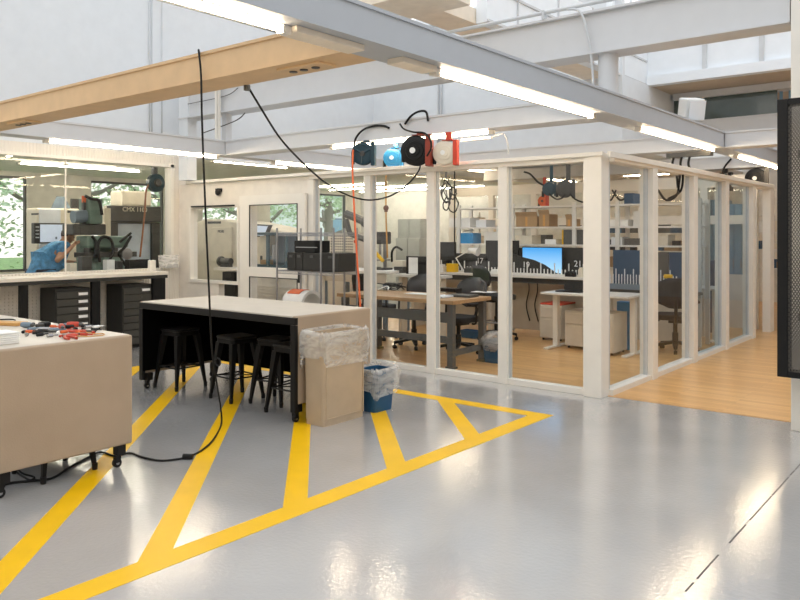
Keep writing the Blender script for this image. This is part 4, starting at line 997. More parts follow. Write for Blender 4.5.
# rear bench row
XL, XR = -8.0, -4.72
t = T('rear_bench', 'long pale counter-height bench along the numbered black dividers', 'bench', (-6.4, 10.4, 0))
part('bench_top', bx(B(), XL, XR, 10.12, 10.78, .92, .96), M_desk, t, bevel=.003); part('apron', bx(B(), XL+.02, XR-.02, 10.16, 10.2, .84, .918), M_char, t)
part('back_panel', bx(B(), XL+.02, XR-.02, 10.7, 10.73, .06, .918), M_ped, t)
for x in (XL+.05, -6.4, XR-.05): part('leg', bx(B(), x-.03, x+.03, 10.22, 10.66, .005, .918), M_ped, t)
for px in (508, 528, 536.5): x, _ = at_Y(px, 10.66); part('power_cord', tube(B(), [(x, 10.66, .9), (x+.03, 10.64, .7), (x-.03, 10.66, .45), (x+.02, 10.68, .2)], .009), M_black, t, smooth=True)
def divider(label, px0, px1, num, numpx, ztop=1.38, m=M_char, Y=10.5):
    x0, x1 = at_Y(px0, Y)[0], at_Y(px1, Y)[0]; t = T('desk_divider', label, 'divider', ((x0+x1)/2, Y, .962)); part('panel', bx(B(), x0, x1, Y, Y+.03, .962, ztop), m, t, bevel=.004)
    if num: xn, zn = at_Y(numpx[0], Y, numpx[1]); text('number', num, .13, (xn, Y-.004, zn), FACE_mY, M_paper, t)
divider('charcoal desk divider marked 17', 455, 485.5, '17', (480, 261), 1.26)
t = T('desk_divider', 'dark divider with sloping top marked 19, in front of the blue-lit monitor', 'divider', (at_Y(535, 10.32)[0], 10.33, .986))
pg = [at_Y(a, 10.33, b) for a, b in ((511, 276), (511, 253), (522, 257), (534, 260), (545, 265), (556, 273), (563, 276))]; pg[0] = (pg[0][0], .987); pg[-1] = (pg[-1][0], .987)
part('panel', prism(B(), pg, 'y', 10.325, 10.345), M_char, t); q = at_Y(526, 10.32, 265); text('number', '19', .13, (q[0], 10.321, q[1]), FACE_mY, M_paper, t)
divider('charcoal desk divider behind the blue-lit monitor', 512, 561, None, None, 1.37)
divider('charcoal desk divider marked 21 next to the corner post', 563, 596, '21', (578, 264), 1.38)
divider('black desk divider behind the coiled cables', 436, 454, None, None, 1.15)
t = T('peg_rail', 'white rail of upright pegs along the rear bench edge', 'peg rail', (-6, 10.3, .962))
x0, x1 = at_Y(440, 10.28)[0], at_Y(589, 10.28)[0]; part('rail', bx(B(), x0, x1, 10.25, 10.31, .962, .985), M_desk, t)
n = 46
for k in range(n):
    x = x0+(x1-x0)*(k+.5)/n; h = .07 if k % 4 else .16
    part('peg', cy(B(), (x, 10.28, .986), (x, 10.28, .986+h), .010, seg=8), M_white, t)
def monitor(label, px0, px1, py0, py1, Y, scr=None, m=M_black, zdesk=.962):
    x0, z1 = at_Y(px0, Y, py0); x1, _ = at_Y(px1, Y, py0); _, z0 = at_Y((px0+px1)/2, Y, py1); z1 = at_Y((px0+px1)/2, Y, py0)[1]
    t = T('monitor', label, 'monitor', ((x0+x1)/2, Y, zdesk)); part('housing', bx(B(), x0, x1, Y, Y+.045, z0, z1), m, t, bevel=.006)
    if scr: part('screen', bx(B(), x0+.012, x1-.012, Y-.004, Y-.001, z0+.015, z1-.012), scr, t)
    xc = (x0+x1)/2; bm = B(); bx(bm, xc-.03, xc+.03, Y+.046, Y+.07, zdesk+.012, (z0+z1)/2); bx(bm, xc-.12, xc+.12, Y-.03, Y+.13, zdesk, zdesk+.012); part('stand', bm, M_black, t)
    return x0, x1, z0, z1
def wallpaper():
    m = bpy.data.materials.new('desktop_wallpaper'); m.use_nodes = True; nt = m.node_tree; N = nt.nodes; L = nt.links; p = N['Principled BSDF']; p.inputs['Roughness'].default_value = .2
    p.inputs['Base Color'].default_value = (.02, .05, .1, 1)
    tc = N.new('ShaderNodeTexCoord'); s = N.new('ShaderNodeSeparateXYZ'); L.new(tc.outputs['Generated'], s.inputs[0])
    # dark slope low, blue sky high
    a = N.new('ShaderNodeMath'); a.operation = 'MULTIPLY_ADD'; a.inputs[1].default_value = 3; L.new(s.outputs['X'], a.inputs[0]); L.new(s.outputs['Z'], a.inputs[2])
    st_ = N.new('ShaderNodeMath'); st_.operation = 'GREATER_THAN'; st_.inputs[1].default_value = .62; L.new(a.outputs[0], st_.inputs[0])
    r = N.new('ShaderNodeValToRGB'); r.color_ramp.elements[0].color = (.45, .72, .95, 1); r.color_ramp.elements[1].color = (.02, .30, .72, 1); L.new(s.outputs['Z'], r.inputs[0])
    mx = N.new('ShaderNodeMix'); mx.data_type = 'RGBA'; mx.inputs[6].default_value = (.015, .014, .014, 1); L.new(st_.outputs[0], mx.inputs[0]); L.new(r.outputs[0], mx.inputs[7])
    L.new(mx.outputs[2], p.inputs['Emission Color']); p.inputs['Emission Strength'].default_value = .9; return m
monitor('monitor showing a blue sky wallpaper, left of divider 21', 522, 562.5, 247, 274, 10.36, wallpaper())
monitor('tall black monitor half hidden behind the second post from the corner', 485.5, 518, 240.5, 275, 10.36)
monitor('black monitor on the left of the rear bench by the hanging cable', 437, 455, 242, 260, 10.36)
x, z = at_Y(454.5, 10.24, 276); tag(part('carton', bx(B(), x-.08, x+.08, 10.12, 10.24, .962, 1.10), M_yel, bevel=.004), 'bright yellow carton on the rear bench', 'carton')
# overhead rack
xa, xb = at_Y(446, 10.45)[0], at_Y(690, 10.45)[0]
t = T('storage_rack', 'white overhead storage rack above the rear bench', 'storage rack', ((xa+xb)/2, 10.8, .005))
for x in (xa, -6.35, -5.25, -4.55, xb):
    for y in (10.82, 11.2): part('post', bx(B(), x-.03, x+.03, y, y+.04, .005, 2.08), M_white, t)
for z in (1.42, 1.70, 2.03): part('shelf', bx(B(), xa, xb, 10.80, 11.25, z-.025, z), M_white, t)
def shelfbox(name, label, cat, px0, px1, zs, h, m, Y=10.86, dep=.3, bev=.004):
    x0, x1 = at_Y(px0, Y)[0], at_Y(px1, Y)[0]; o = part(name, bx(B(), x0, x1, Y, Y+dep, zs+.001, zs+h), m, bevel=bev); return tag(o, label, cat)
def open_carton(label, px0, px1, zs, h):
    x0, x1 = at_Y(px0, 10.86)[0], at_Y(px1, 10.86)[0]; t = T('cardboard_box', label, 'cardboard box', ((x0+x1)/2, 11, zs+.001)); part('box', bx(B(), x0, x1, 10.86, 11.16, zs+.001, zs+h), M_card, t, bevel=.003)
    bm = B(); bx(bm, x0, x1, 10.84, 10.86, zs+h, zs+h+.07, rot('X', 25)); part('flap', bm, M_card, t); part('tape', bx(B(), (x0+x1)/2-.02, (x0+x1)/2+.02, 10.857, 10.8595, zs+.01, zs+h-.01), M_ochre, t)
open_carton('wide open cardboard box on the rack, left of its neighbour', 516, 537, 1.70, .17); open_carton('smaller cardboard box on the rack next to the wide one', 539, 549, 1.70, .2)
open_carton('brown carton on the rack beside the corner post', 566, 572, 1.70, .12)
shelfbox('storage_bin', 'white plastic bin on the rack above the carton row, left side', 'bin', 449, 470, 1.70, .16, M_paper); shelfbox('storage_bin', 'grey plastic bin on the rack to the right of the white one', 'bin', 476, 486, 1.70, .12, M_wall)
t = T('blue_toolbox', 'bright blue box on the lowest rack shelf above the bench', 'box', (at_Y(465, 10.7)[0], 10.7, 1.42)); x0, x1 = at_Y(458, 10.84)[0], at_Y(473, 10.84)[0]
part('box', bx(B(), x0, x1, 10.84, 11.1, 1.421, 1.60), M_bblue, t, bevel=.01); part('lid_handle', tube(B(), [(x0+.05, 10.95, 1.60), (x0+.07, 10.95, 1.635), (x1-.07, 10.95, 1.635), (x1-.05, 10.95, 1.60)], .008), M_white, t)
shelfbox('panel', 'dark grey equipment panel with pale items on top, on the rack by the corner post', 'equipment', 563.5, 586, 1.42, .23, M_gun); shelfbox('folder', 'yellow folder standing beside the dark grey panel', 'folder', 561.8, 563.2, 1.42, .23, M_yel)
shelfbox('paper_stack', 'stack of white papers on the lowest rack shelf', 'papers', 545, 556, 1.42, .08, M_paper); shelfbox('instrument', 'cream instrument on the lowest rack shelf, left half', 'instrument', 515, 532, 1.42, .14, M_cream)
shelfbox('white_case', 'white case on the lowest rack shelf behind the tall monitor', 'case', 484, 500, 1.42, .2, M_white)
shelfbox('roll', 'white roll on the rack seen through the first side pane', 'roll', 610, 628, 1.70, .1, M_paper); shelfbox('storage_bin', 'clear-grey bin on the upper rack seen through the first side pane', 'bin', 611, 622, 1.42, .12, M_wall)
shelfbox('white_cabinet_box', 'small white two-drawer box on the rack by the first side post', 'box', 633, 640, 1.70, .22, M_white); shelfbox('instrument', 'grey instrument on the lowest rack shelf seen through the first side pane', 'instrument', 624, 640, 1.42, .1, M_gun)
shelfbox('navy_box', 'dark blue box on top of the rack seen through the first side pane', 'box', 624, 633, 2.03, .16, M_navy); shelfbox('storage_bin', 'beige bin on the rack seen through the second side pane', 'bin', 657, 668, 1.42, .15, M_ped); shelfbox('instrument', 'black instrument on the rack seen through the second side pane', 'instrument', 672, 680, 1.42, .07, M_black)
# clutter on the rear bench
for i, (px, w_, h_, m_, nm_) in enumerate(((443, .10, .12, M_white, 'small white instrument'), (470, .16, .09, M_gun, 'low grey instrument'), (496, .12, .07, M_paper, 'short stack of papers'), (571, .14, .08, M_black, 'low black instrument'), (582, .07, .14, M_cream, 'narrow cream bottle-shaped pot'))):
    x = at_Y(px, 10.2)[0]; bm = B()
    bx(bm, x-w_/2, x+w_/2, 10.14, 10.23, .961, .961+h_*.8); bx(bm, x-w_*.35, x+w_*.35, 10.15, 10.22, .961+h_*.8, .961+h_)
    tag(part('bench_instrument', bm, m_, bevel=.004), nm_+' at the front edge of the rear bench', 'instrument')
# task lamp
t = T('task_lamp', 'white articulated task lamp over the rear bench between the two black monitors', 'task lamp', (at_Y(464, 10.3)[0], 10.3, .962))
part('arm', tube(B(), [P3(466, 275, 10.33), P3(456, 258, 10.33), P3(470, 250, 10.33)], .014, smooth=False), M_white, t); a = Vector(P3(473, 250, 10.33)); part('shade', cy(B(), a+Vector((-.08, 0, 0)), a+Vector((.1, 0, -.03)), .03, .07), M_white, t)
q = Vector(P3(466, 276, 10.33)); part('clamp', bx(B(), q.x-.03, q.x+.03, 10.31, 10.37, .961, 1.0), M_white, t)
# pedestals
def pedestal(label, x0, x1, y0, y1, h, cushion):
    t = T('pedestal', label, 'pedestal', ((x0+x1)/2, (y0+y1)/2, .005)); part('body', bx(B(), x0, x1, y0, y1, .04, h), M_ped, t, bevel=.005)
    a = .05; H = h-.06
    for z0, z1 in ((a, a+H*.62), (a+H*.64, a+H)): d = part('drawer', bx(B(), x0+.008, x1-.008, y0-.018, y0-.001, z0, z1), M_ped, t, bevel=.003); part('pull', bx(B(), x0+.06, x1-.06, y0-.024, y0-.019, z1-.03, z1-.018), M_cream, d)
    for x in (x0+.04, x1-.04):
        for y in (y0+.04, y1-.04): part('caster', cy(B(), (x-.01, y, .024), (x+.01, y, .024), .019, seg=10), M_rub, t)
    if cushion: part('cushion', bx(B(), x0, x1, y0, y1, h+.001, h+.03), M_red, t, bevel=.01)
pedestal('cream pedestal with a red cushion under the rear bench', -5.46, -5.10, 10.12, 10.58, .53, True)
pedestal('cream pedestal without cushion under the white desk by the corner post', -4.80, -4.42, 9.62, 10.05, .53, False)
pedestal('cream pedestal seen low through the first side pane', -4.30, -3.98, 9.35, 9.8, .55, False)
def tdesk(label, x0, x1, y0, y1, h):
    t = T('sit_stand_desk', label, 'desk', ((x0+x1)/2, (y0+y1)/2, .005)); part('desktop', bx(B(), x0, x1, y0, y1, h-.03, h), M_desk, t, bevel=.004)
    for x in (x0+.07, x1-.07):
        lg = part('leg', bx(B(), x-.035, x+.035, (y0+y1)/2-.04, (y0+y1)/2+.04, .035, h-.031), M_frame, t, bevel=.003); part('foot', bx(B(), x-.035, x+.035, y0+.02, y1-.02, .006, .034), M_frame, lg, bevel=.006)
tdesk('white sit-stand desk behind the corner post', -5.0, -3.75, 9.28, 9.95, .79)
tdesk('pale desk seen through the second side pane', -4.1, -3.3, 11.3, 11.9, .80)
bp_ = Vector((*at_z(583, 288, .79), .79)); t = T('open_laptop', 'black laptop open on the white desk beside the corner post', 'laptop', (-4.65, 9.6, .79))
part('base', bx(B(), -4.86, -4.5, 9.45, 9.7, .791, .81), M_black, t); part('screen', bx(B(), -4.86, -4.5, 9.7, 9.712, .80, .93, rot('X', -15), (-4.7, 9.7, .8)), M_black, t)
x, y = at_z(616, 290, .79); x, y = -4.2, 9.55; 
t = T('travel_mug', 'grey travel mug on the white desk seen through the first side pane', 'mug', (x, y, .791)); part('cup', lathe(B(), [(.03, 0), (.04, .13), (.036, .132)], (x, y, .791), 'z', 18), M_gun, t, smooth='a'); part('lid', lathe(B(), [(.042, 0), (.042, .012), (.03, .018)], (x, y, .924), 'z', 18), M_black, t)
x0, y0 = at_z(626, 345); tag(part('blue_crate', bx(B(), -4.2, -3.99, 9.97, 10.1, .005, .66), M_bblue, bevel=.01), 'tall bright blue case on the floor behind the white desk', 'case')
# navy and grey dividers seen through the side wall
def stand_panel(label, px0, px1, Y, z0, z1, m, cat='divider', d=.04):
    x0, x1 = at_Y(px0, Y)[0], at_Y(px1, Y)[0]; t = T('desk_divider', label, cat, ((x0+x1)/2, Y, z0)); part('panel', bx(B(), x0, x1, Y, Y+d, z0, z1), m, t, bevel=.003); part('foot', bx(B(), x0, x1, Y-.06, Y+.1, z0-.02, z0-.001), M_gun, t); return t
tb = T('side_bench', 'dark bench carrying the navy dividers right of the corner post', 'bench', (-4.1, 10.7, .005)); part('bench_top', bx(B(), -4.68, -3.3, 10.58, 10.79, .74, .78), M_char, tb)
for x in (-4.6, -3.4): part('leg', bx(B(), x-.03, x+.03, 10.62, 10.76, .006, .739), M_ped, tb)
part('back_panel', bx(B(), -4.56, -3.45, 10.7, 10.72, .06, .738), M_ped, tb)
stand_panel('navy blue desk divider seen through the first side pane', 613, 640, 10.66, .80, 1.35, M_navy)
stand_panel('dark grey desk divider seen through the second side pane', 648, 668, 10.66, .80, 1.33, M_gun)
stand_panel('narrow navy desk divider at the far end of the side bench', 669, 688, 10.66, .80, 1.33, M_navy)
t = T('peg_rail', 'white rail of upright pegs in front of the navy dividers', 'peg rail', (-4.1, 10.6, .781))
xx0, xx1 = at_Y(606, 10.6)[0], at_Y(678, 10.6)[0]; part('rail', bx(B(), xx0, xx1, 10.585, 10.615, .781, .86), M_mblu, t)
for k in range(24):
    x = xx0+(xx1-xx0)*(k+.5)/24; part('peg', cy(B(), (x, 10.6, .861), (x, 10.6, 1.0 if k % 3 else 1.08), .008, seg=6), M_wall, t)
t = T('desk_lamp', 'small lamp with a yellow head on the dark side bench', 'lamp', (-3.6, 10.6, .781)); a = Vector(P3(668, 290, 10.6)); part('base', lathe(B(), [(.05, 0), (.05, .015), (.015, .02), (.015, .1)], (a.x, 10.63, .861), 'z', 14), M_black, t); part('head', bx(B(), a.x-.06, a.x+.06, 10.58, 10.65, .962, 1.02), M_yel, t, bevel=.015)
# blue cupboards and pale blue panels farther back
def cupboard(label, px0, px1, Y, z1, m, dep=.5, doors=2, z0=.005):
    x0, x1 = at_Y(px0, Y)[0], at_Y(px1, Y)[0]; t = T('cupboard', label, 'cupboard', ((x0+x1)/2, Y+dep/2, z0)); part('body', bx(B(), x0, x1, Y, Y+dep, z0, z1), m, t, bevel=.004)
    w = (x1-x0)/doors
    for k in range(doors): d = part('door', bx(B(), x0+k*w+.008, x0+(k+1)*w-.008, Y-.02, Y-.001, z0+.06, z1-.02), m, t, bevel=.003); part('handle', bx(B(), x0+(k+.85)*w, x0+(k+.85)*w+.015, Y-.035, Y-.021, (z0+z1)/2-.05, (z0+z1)/2+.1), M_steel, d)
cupboard('navy blue cupboard seen through the third side pane', 696, 716, 12.55, 1.15, M_navy)
cupboard('pale blue tall cupboard seen through the last side pane', 727, 742, 13.75, 2.1, M_lblue, .35)
cupboard('pale blue tall cupboard behind the navy one', 700, 724, 14.2, 2.2, M_lblue)
cupboard('grey steel locker against the far wall, seen through the third pane from the corner post', 398, 421, 18.4, 2.03, mat('locker_grey', (.33, .34, .33), .5))
cupboard('low grey steel unit in front of the far locker', 396, 420, 17.4, 1.45, mat('locker_grey2', (.40, .41, .40), .5))
t = T('perforated_post', 'pale slotted upright panel beside the third side post', 'upright', (at_Y(701, 12.0)[0], 12, .005)); x0, x1 = at_Y(697, 12.0)[0], at_Y(704.5, 12.0)[0]
part('panel', bx(B(), x0, x1, 12.0, 12.04, .005, 2.1), M_white, t)
for k in range(12): part('slot', bx(B(), (x0+x1)/2-.02, (x0+x1)/2+.02, 11.994, 11.999, .95+k*.09, .985+k*.09), M_black, t)
def rack2(label, px0, px1, Y, top, zs, m=M_white):
    x0, x1 = at_Y(px0, Y)[0], at_Y(px1, Y)[0]; t = T('shelving_unit', label, 'shelving', ((x0+x1)/2, Y+.2, .005))
    for x in (x0, x1):
        for y in (Y, Y+.4): part('post', bx(B(), x-.02, x+.02, y-.02, y+.02, .005, top), m, t)
    for z in zs: part('shelf', bx(B(), x0, x1, Y, Y+.4, z-.02, z), m, t)
    return x0, x1
items = [('black', M_black), ('cardboard brown', M_card), ('white', M_paper), ('grey', M_gun), ('blue', M_blue), ('cream', M_cream)]
ORD = ['leftmost', 'second', 'third', 'fourth', 'fifth', 'sixth', 'seventh', 'eighth', 'ninth', 'tenth', 'eleventh', 'twelfth', 'thirteenth']
LEV = ['lowest', 'middle', 'upper']
def fill(x0, x1, Y, zs, where, step=.34, seed=1):
    r = random.Random(seed)
    for li, z in enumerate(zs):
        x = x0+.05; j = 0
        while x < x1-.2 and j < 13:
            w = r.uniform(.14, .3); h = r.uniform(.08, .22); nmn, m = items[r.randrange(6)]
            o = part('storage_box', bx(B(), x, min(x+w, x1-.03), Y+.03, Y+.33, z+.001, z+h), m, bevel=.004)
            tag(o, '%s box, %s on the %s shelf %s' % (nmn, ORD[j] if j == 0 else ORD[j]+' from left', LEV[li], where), 'box', group='boxes '+where); x += w+r.uniform(.02, step*.4); j += 1
x0, x1 = rack2('white shelving unit beyond the open doorway at the far right', 742, 800, 15.2, 2.1, (.95, 1.3, 1.62, 1.95)); fill(x0, x1, 15.2, (.95, 1.3, 1.62), 'beyond the open doorway', seed=3)
x0, x1 = rack2('white shelving unit behind the rear glass partition', 470, 600, 15.0, 2.1, (.95, 1.35, 1.75)); fill(x0, x1, 15.0, (1.35, 1.75), 'behind the rear partition', .5, seed=5)
x0, x1 = rack2('white shelving unit far back seen through the first side panes', 606, 690, 14.8, 2.0, (.9, 1.25, 1.6, 1.9)); fill(x0, x1, 14.8, (.9, 1.25, 1.6), 'seen through the side panes', .4, seed=8)
bm = B()
for a, b in ((612, 628), (616, 606)): tube(bm, [P3(a, 190, 12.0), P3((a+b)/2, 200, 12.0), P3(b, 196, 12.0)], .015)
tag(part('cable', bm, M_rub, smooth=True), 'black cables drooping at ceiling height behind the first side pane', 'cable')
bm = B(); tube(bm, [P3(680, 168, 9.2), P3(679, 185, 9.2), P3(676, 196, 9.2), P3(666, 200, 9.2), P3(658, 190, 9.2)], .014); tube(bm, [P3(683, 168, 9.2), P3(681, 190, 9.2), P3(668, 199, 9.2)], .014)
tag(part('cable', bm, M_rub, smooth=True), 'thick black cable bundle hanging behind the second side pane', 'cable')

# =================================================================== LEFT PANES: small workshop corner inside
t = T('white_bench', 'white topped bench seen through the left panes', 'bench', (-8.1, 9.4, .005)); xb0, xb1 = -9.05, -7.6
part('bench_top', bx(B(), xb0, xb1, 9.1, 9.75, .96, 1.0), M_paper, t, bevel=.004); part('apron', bx(B(), xb0+.02, xb1-.02, 9.12, 9.14, .80, .959), M_ped, t)
for x in (xb0+.06, xb1-.06):
    for y in (9.15, 9.7): part('leg', bx(B(), x-.03, x+.03, y-.03, y+.03, .006, .799), M_mblu, t)
t = T('fume_arm', 'grey articulated extraction arm above the white topped bench', 'extraction arm', (-9.0, 9.6, 1.0)); a, b, c, d = P3(346, 214, 9.6), P3(366, 222, 9.6), P3(350, 234, 9.6), P3(374, 243, 9.6)
part('arm', tube(B(), [a, b], .07, smooth=False), M_gun, t); part('arm', tube(B(), [(a[0], 9.6, a[2]-.1), c, d], .05, smooth=False), M_gun, t); part('joint', sp(B(), b, .1), M_mdark, t)
part('column', cy(B(), (d[0], 9.6, 1.001), (d[0], 9.6, 2.1), .04), M_gun, t); part('base', cy(B(), (d[0], 9.6, 1.0), (d[0], 9.6, 1.03), .12), M_gun, t)
t = T('drill_press', 'small dark drill press on the white topped bench', 'drill press', (*at_Y(380, 9.4)[:1], 9.4, 1.0)); x = at_Y(381, 9.4)[0]
part('base', bx(B(), x-.12, x+.12, 9.3, 9.55, 1.001, 1.03), M_mdark, t); part('column', cy(B(), (x, 9.5, 1.03), (x, 9.5, 1.6), .03), M_steel, t); part('head', bx(B(), x-.09, x+.09, 9.3, 9.56, 1.42, 1.62), M_mdark, t, bevel=.02); part('spindle', cy(B(), (x, 9.38, 1.25), (x, 9.38, 1.42), .02), M_steel, t); part('table', bx(B(), x-.1, x+.1, 9.3, 9.52, 1.15, 1.17), M_steel, t)
t = T('clamp_tool', 'yellow and red hand clamp on the white topped bench', 'clamp', (*P3(378, 258, 9.2)[:2], 1.0)); a = Vector(P3(375, 252, 9.25)); b = Vector(P3(383, 261, 9.25)); part('body', tube(B(), [a, b], .03, smooth=False), M_yel, t); part('grip', tube(B(), [a+Vector((-.02, 0, .03)), a], .033, smooth=False), M_red, t)
t = T('notice_monitor', 'black monitor with a white sheet on its back, left of the third post', 'monitor', (at_Y(415, 9.3)[0], 9.3, .9)); x0, z1 = at_Y(406, 9.3, 256); x1, z0 = at_Y(428, 9.3, 277)
part('housing', bx(B(), x0, x1, 9.3, 9.34, z0, z1), M_black, t, bevel=.006); part('sheet', bx(B(), at_Y(408.5, 9.29)[0], at_Y(417.5, 9.29)[0], 9.292, 9.298, z0+.04, z1-.02), M_paper, t); part('stand', bx(B(), (x0+x1)/2-.1, (x0+x1)/2+.1, 9.29, 9.36, .965, z0), M_black, t)
t = T('mid_bench', 'pale bench end carrying the sheet-covered monitor', 'bench', (-7.2, 9.5, .005)); part('bench_top', bx(B(), -7.5, -6.55, 9.12, 9.4, .92, .96), M_desk, t)
for x in (-7.4, -6.65): part('leg', bx(B(), x-.03, x+.03, 9.2, 9.34, .006, .919), M_ped, t)
t = T('work_light', 'small box work light with a black gooseneck at the third pane', 'work light', (at_Y(402, 9.4)[0], 9.4, 1)); x = at_Y(402, 9.5)[0]
part('box', bx(B(), x-.13, x+.1, 9.4, 9.6, 1.06, 1.16), M_cream, t, bevel=.01); part('gooseneck', tube(B(), [P3(392, 262, 9.4), P3(392, 252, 9.4), P3(396, 247, 9.4), P3(402, 250, 9.4)], .018), M_black, t, smooth=True); part('pedestal', bx(B(), x-.1, x+.08, 9.42, 9.58, .962, 1.058), M_gun, t)
t = T('pegboard_cabinet', 'pale slotted cabinet behind the black cases on the wire shelf', 'cabinet', (at_Y(343, 9.9)[0], 10, .005)); x0, x1 = at_Y(328, 9.95)[0], at_Y(357, 9.95)[0]
part('body', bx(B(), x0, x1, 9.95, 10.17, .006, 1.6), M_wallw, t, bevel=.004); bm = B()
for i in range(12):
    for j in range(10): bx(bm, x0+.08+i*(x1-x0-.16)/12, x0+.1+i*(x1-x0-.16)/12, 9.942, 9.949, 1.1+j*.048, 1.125+j*.048)
part('slots', bm, M_gun, t, kind='stuff'); part('red_button', cy(B(), (x1-.04, 9.94, 1.45), (x1-.04, 9.95, 1.45), .03), M_red, t)

# =================================================================== MACHINE SHOP
# white turning centre seen through the service opening and the door pane
YT = 8.4; pf = [at_Y(a, YT, b) for a, b in ((194, 296), (194, 232), (197, 222), (204, 219), (236, 221), (262, 226), (281, 231), (289, 240), (290, 296))]
pf[0] = (pf[0][0], .0); pf[-1] = (pf[-1][0], .0)
t = T('turning_centre', 'cream rounded turning machine behind the service opening', 'machine tool', (at_Y(240, YT)[0], 9, 0)); part('enclosure', prism(B(), pf, 'y', YT, YT+.65), M_cream, t, bevel=.03)
x0, z0 = at_Y(213, YT, 262); x1, z1 = at_Y(233, YT, 227); part('door', bx(B(), x0, x1, YT-.03, YT-.001, z0, z1), M_cream, t, bevel=.02, label='large cream sliding door panel')
x0, z0 = at_Y(239, YT, 256); x1, z1 = at_Y(250, YT, 228); part('window', bx(B(), x0, x1, YT-.02, YT-.001, z0, z1), M_glassd, t, bevel=.02)
x, z = at_Y(221, YT-.03, 231.5); text('nameplate', 'MORI', .07, (x, YT-.034, z), FACE_mY, M_mdark, t)
x0, z0 = at_Y(208, YT, 221.5); x1, z1 = at_Y(221, YT, 219.5); part('vent', bx(B(), x0, x1, YT-.01, YT-.001, z0-.04, z0), M_mdark, t)
t2 = T('control_pendant', 'tilted control screen seen at the left in the door pane', 'control panel', (at_Y(261, 8.1)[0], 8.1, 1.2)); 
Q = [P3(250, 236, 8.1), P3(266, 237.5, 8.1), P3(271, 225, 8.1), P3(255, 224, 8.1)]
bm = B(); prism(bm, [(q[0], q[2]) for q in Q], 'y', 8.08, 8.14); part('housing', bm, M_mdark, t2, bevel=.006); c = sum((Vector(q) for q in Q), Vector())/4
bm = B(); prism(bm, [((q[0]-c.x)*.8+c.x, (q[2]-c.z)*.78+c.z) for q in Q], 'y', 8.07, 8.079); part('screen', bm, M_screen, t2); part('arm', cy(B(), (c.x, 8.12, 1.06), (c.x, 8.12, c.z-.06), .02), M_gun, t2)
t = T('inner_counter', 'pale counter just inside the door wall with a dark cupboard below', 'counter', (-8.7, 7.75, 0)); part('counter_top', bx(B(), -9.7, -7.2, 7.4, 8.2, 1.02, 1.06), M_wallw, t)
part('panel', bx(B(), -9.5, -7.4, 7.5, 7.53, 0, 1.019), M_wallw, t); bm = B()
for i in range(34):
    for j in range(12): bx(bm, -8.9+i*.045, -8.872+i*.045, 7.485, 7.499, .3+j*.045, .314+j*.045)
part('louvres', bm, M_wallw, t, kind='stuff'); part('cupboard', bx(B(), at_Y(224, 7.45)[0], at_Y(236, 7.45)[0], 7.42, 7.484, .0, 1.0), M_char, t)
t = T('enclosed_machine', 'dark teal framed glass enclosure machine in the door pane', 'machine', (at_Y(266, 7.7)[0], 7.7, 1.06)); x0, x1 = at_Y(247, 7.6)[0], at_Y(286, 7.6)[0]; z1 = at_Y(266, 7.6, 235)[1]
M_teal = mat('teal_steel', (.04, .09, .115), .35)
for x in (x0, (x0+x1)/2, x1-.04):
    for y in (7.6, 8.0): part('frame_post', bx(B(), x, x+.04, y, y+.04, 1.062, z1), M_teal, t)
part('top', bx(B(), x0-.01, x1+.01, 7.58, 8.05, z1, z1+.04), M_teal, t, bevel=.01); part('back', bx(B(), x0+.04, x1-.04, 8.01, 8.03, 1.062, z1), M_mblu, t); part('base', bx(B(), x0+.05, x1-.05, 7.65, 8.0, 1.062, 1.12), M_teal, t)
part('spindle_head', bx(B(), x0+.15, x0+.32, 7.72, 7.9, 1.25, z1-.01), M_cream, t, bevel=.01); part('motor', cy(B(), (x0+.42, 7.8, 1.2), (x0+.42, 7.8, 1.42), .05), M_steel, t); part('part_holder', bx(B(), x0+.2, x0+.32, 7.7, 7.85, 1.121, 1.19), M_card, t)
t = T('bench_grinder', 'small grey bench grinder on the inner counter', 'grinder', (at_Y(226, 7.6)[0], 7.6, 1.06)); x = at_Y(226, 7.6)[0]
part('motor', cy(B(), (x-.1, 7.6, 1.15), (x+.12, 7.6, 1.15), .055), M_gun, t, smooth='a'); part('wheel', cy(B(), (x-.14, 7.6, 1.15), (x-.105, 7.6, 1.15), .08, seg=24), M_mdark, t); part('foot', bx(B(), x-.08, x+.1, 7.55, 7.65, 1.062, 1.1), M_gun, t)
t = T('pipe_vise', 'black vise on the bench under the chrome deck near the left panes', 'vise', (-8.6, 9.3, 1.0))
part('body', bx(B(), -8.68, -8.52, 9.2, 9.4, 1.001, 1.13), M_black, t, bevel=.02); part('jaw', bx(B(), -8.7, -8.5, 9.18, 9.22, 1.13, 1.17), M_steel, t)

def shp(px, py, X): y, z = at_X(px, X, py); return (X, y, z)
# cream machining centre
XC = -12.6
y0 = at_X(37.5, XC)[0]; y1 = at_X(80, XC)[0]; zt = at_X(50, XC, 208)[1]; XCb = at_Y(26, y0)[0]
t = T('machining_centre', 'cream machining centre by the far left shop window', 'machine tool', (-13.2, (y0+y1)/2, 0))
part('cabinet', bx(B(), XCb, XC, y0, y1, 0, zt), M_cream, t, bevel=.03)
ya, yb_ = at_X(38.5, XC)[0], at_X(60, XC)[0]; part('door', bx(B(), XC+.001, XC+.03, ya, yb_, .5, zt-.02), mat('door_white', (.70, .74, .80), .35), t, bevel=.01)
bm = B(); ya, yb_, yc, yd = at_X(45, XC-.5)[0], at_X(51, XC-.5)[0], at_X(59, XC-.5)[0], at_X(82, XC-.5)[0]; z2 = at_X(60, XC-.5, 197)[1]
prism(bm, [(ya, zt), (yb_, z2), (yc, z2), (yc+.12, zt)], 'x', XCb+.1, XC-.3); part('hood', bm, M_mblu, t, bevel=.01); part('top_cover', bx(B(), XCb+.1, XC-.35, yc+.13, yd, zt+.001, z2-.03), M_mdark, t)
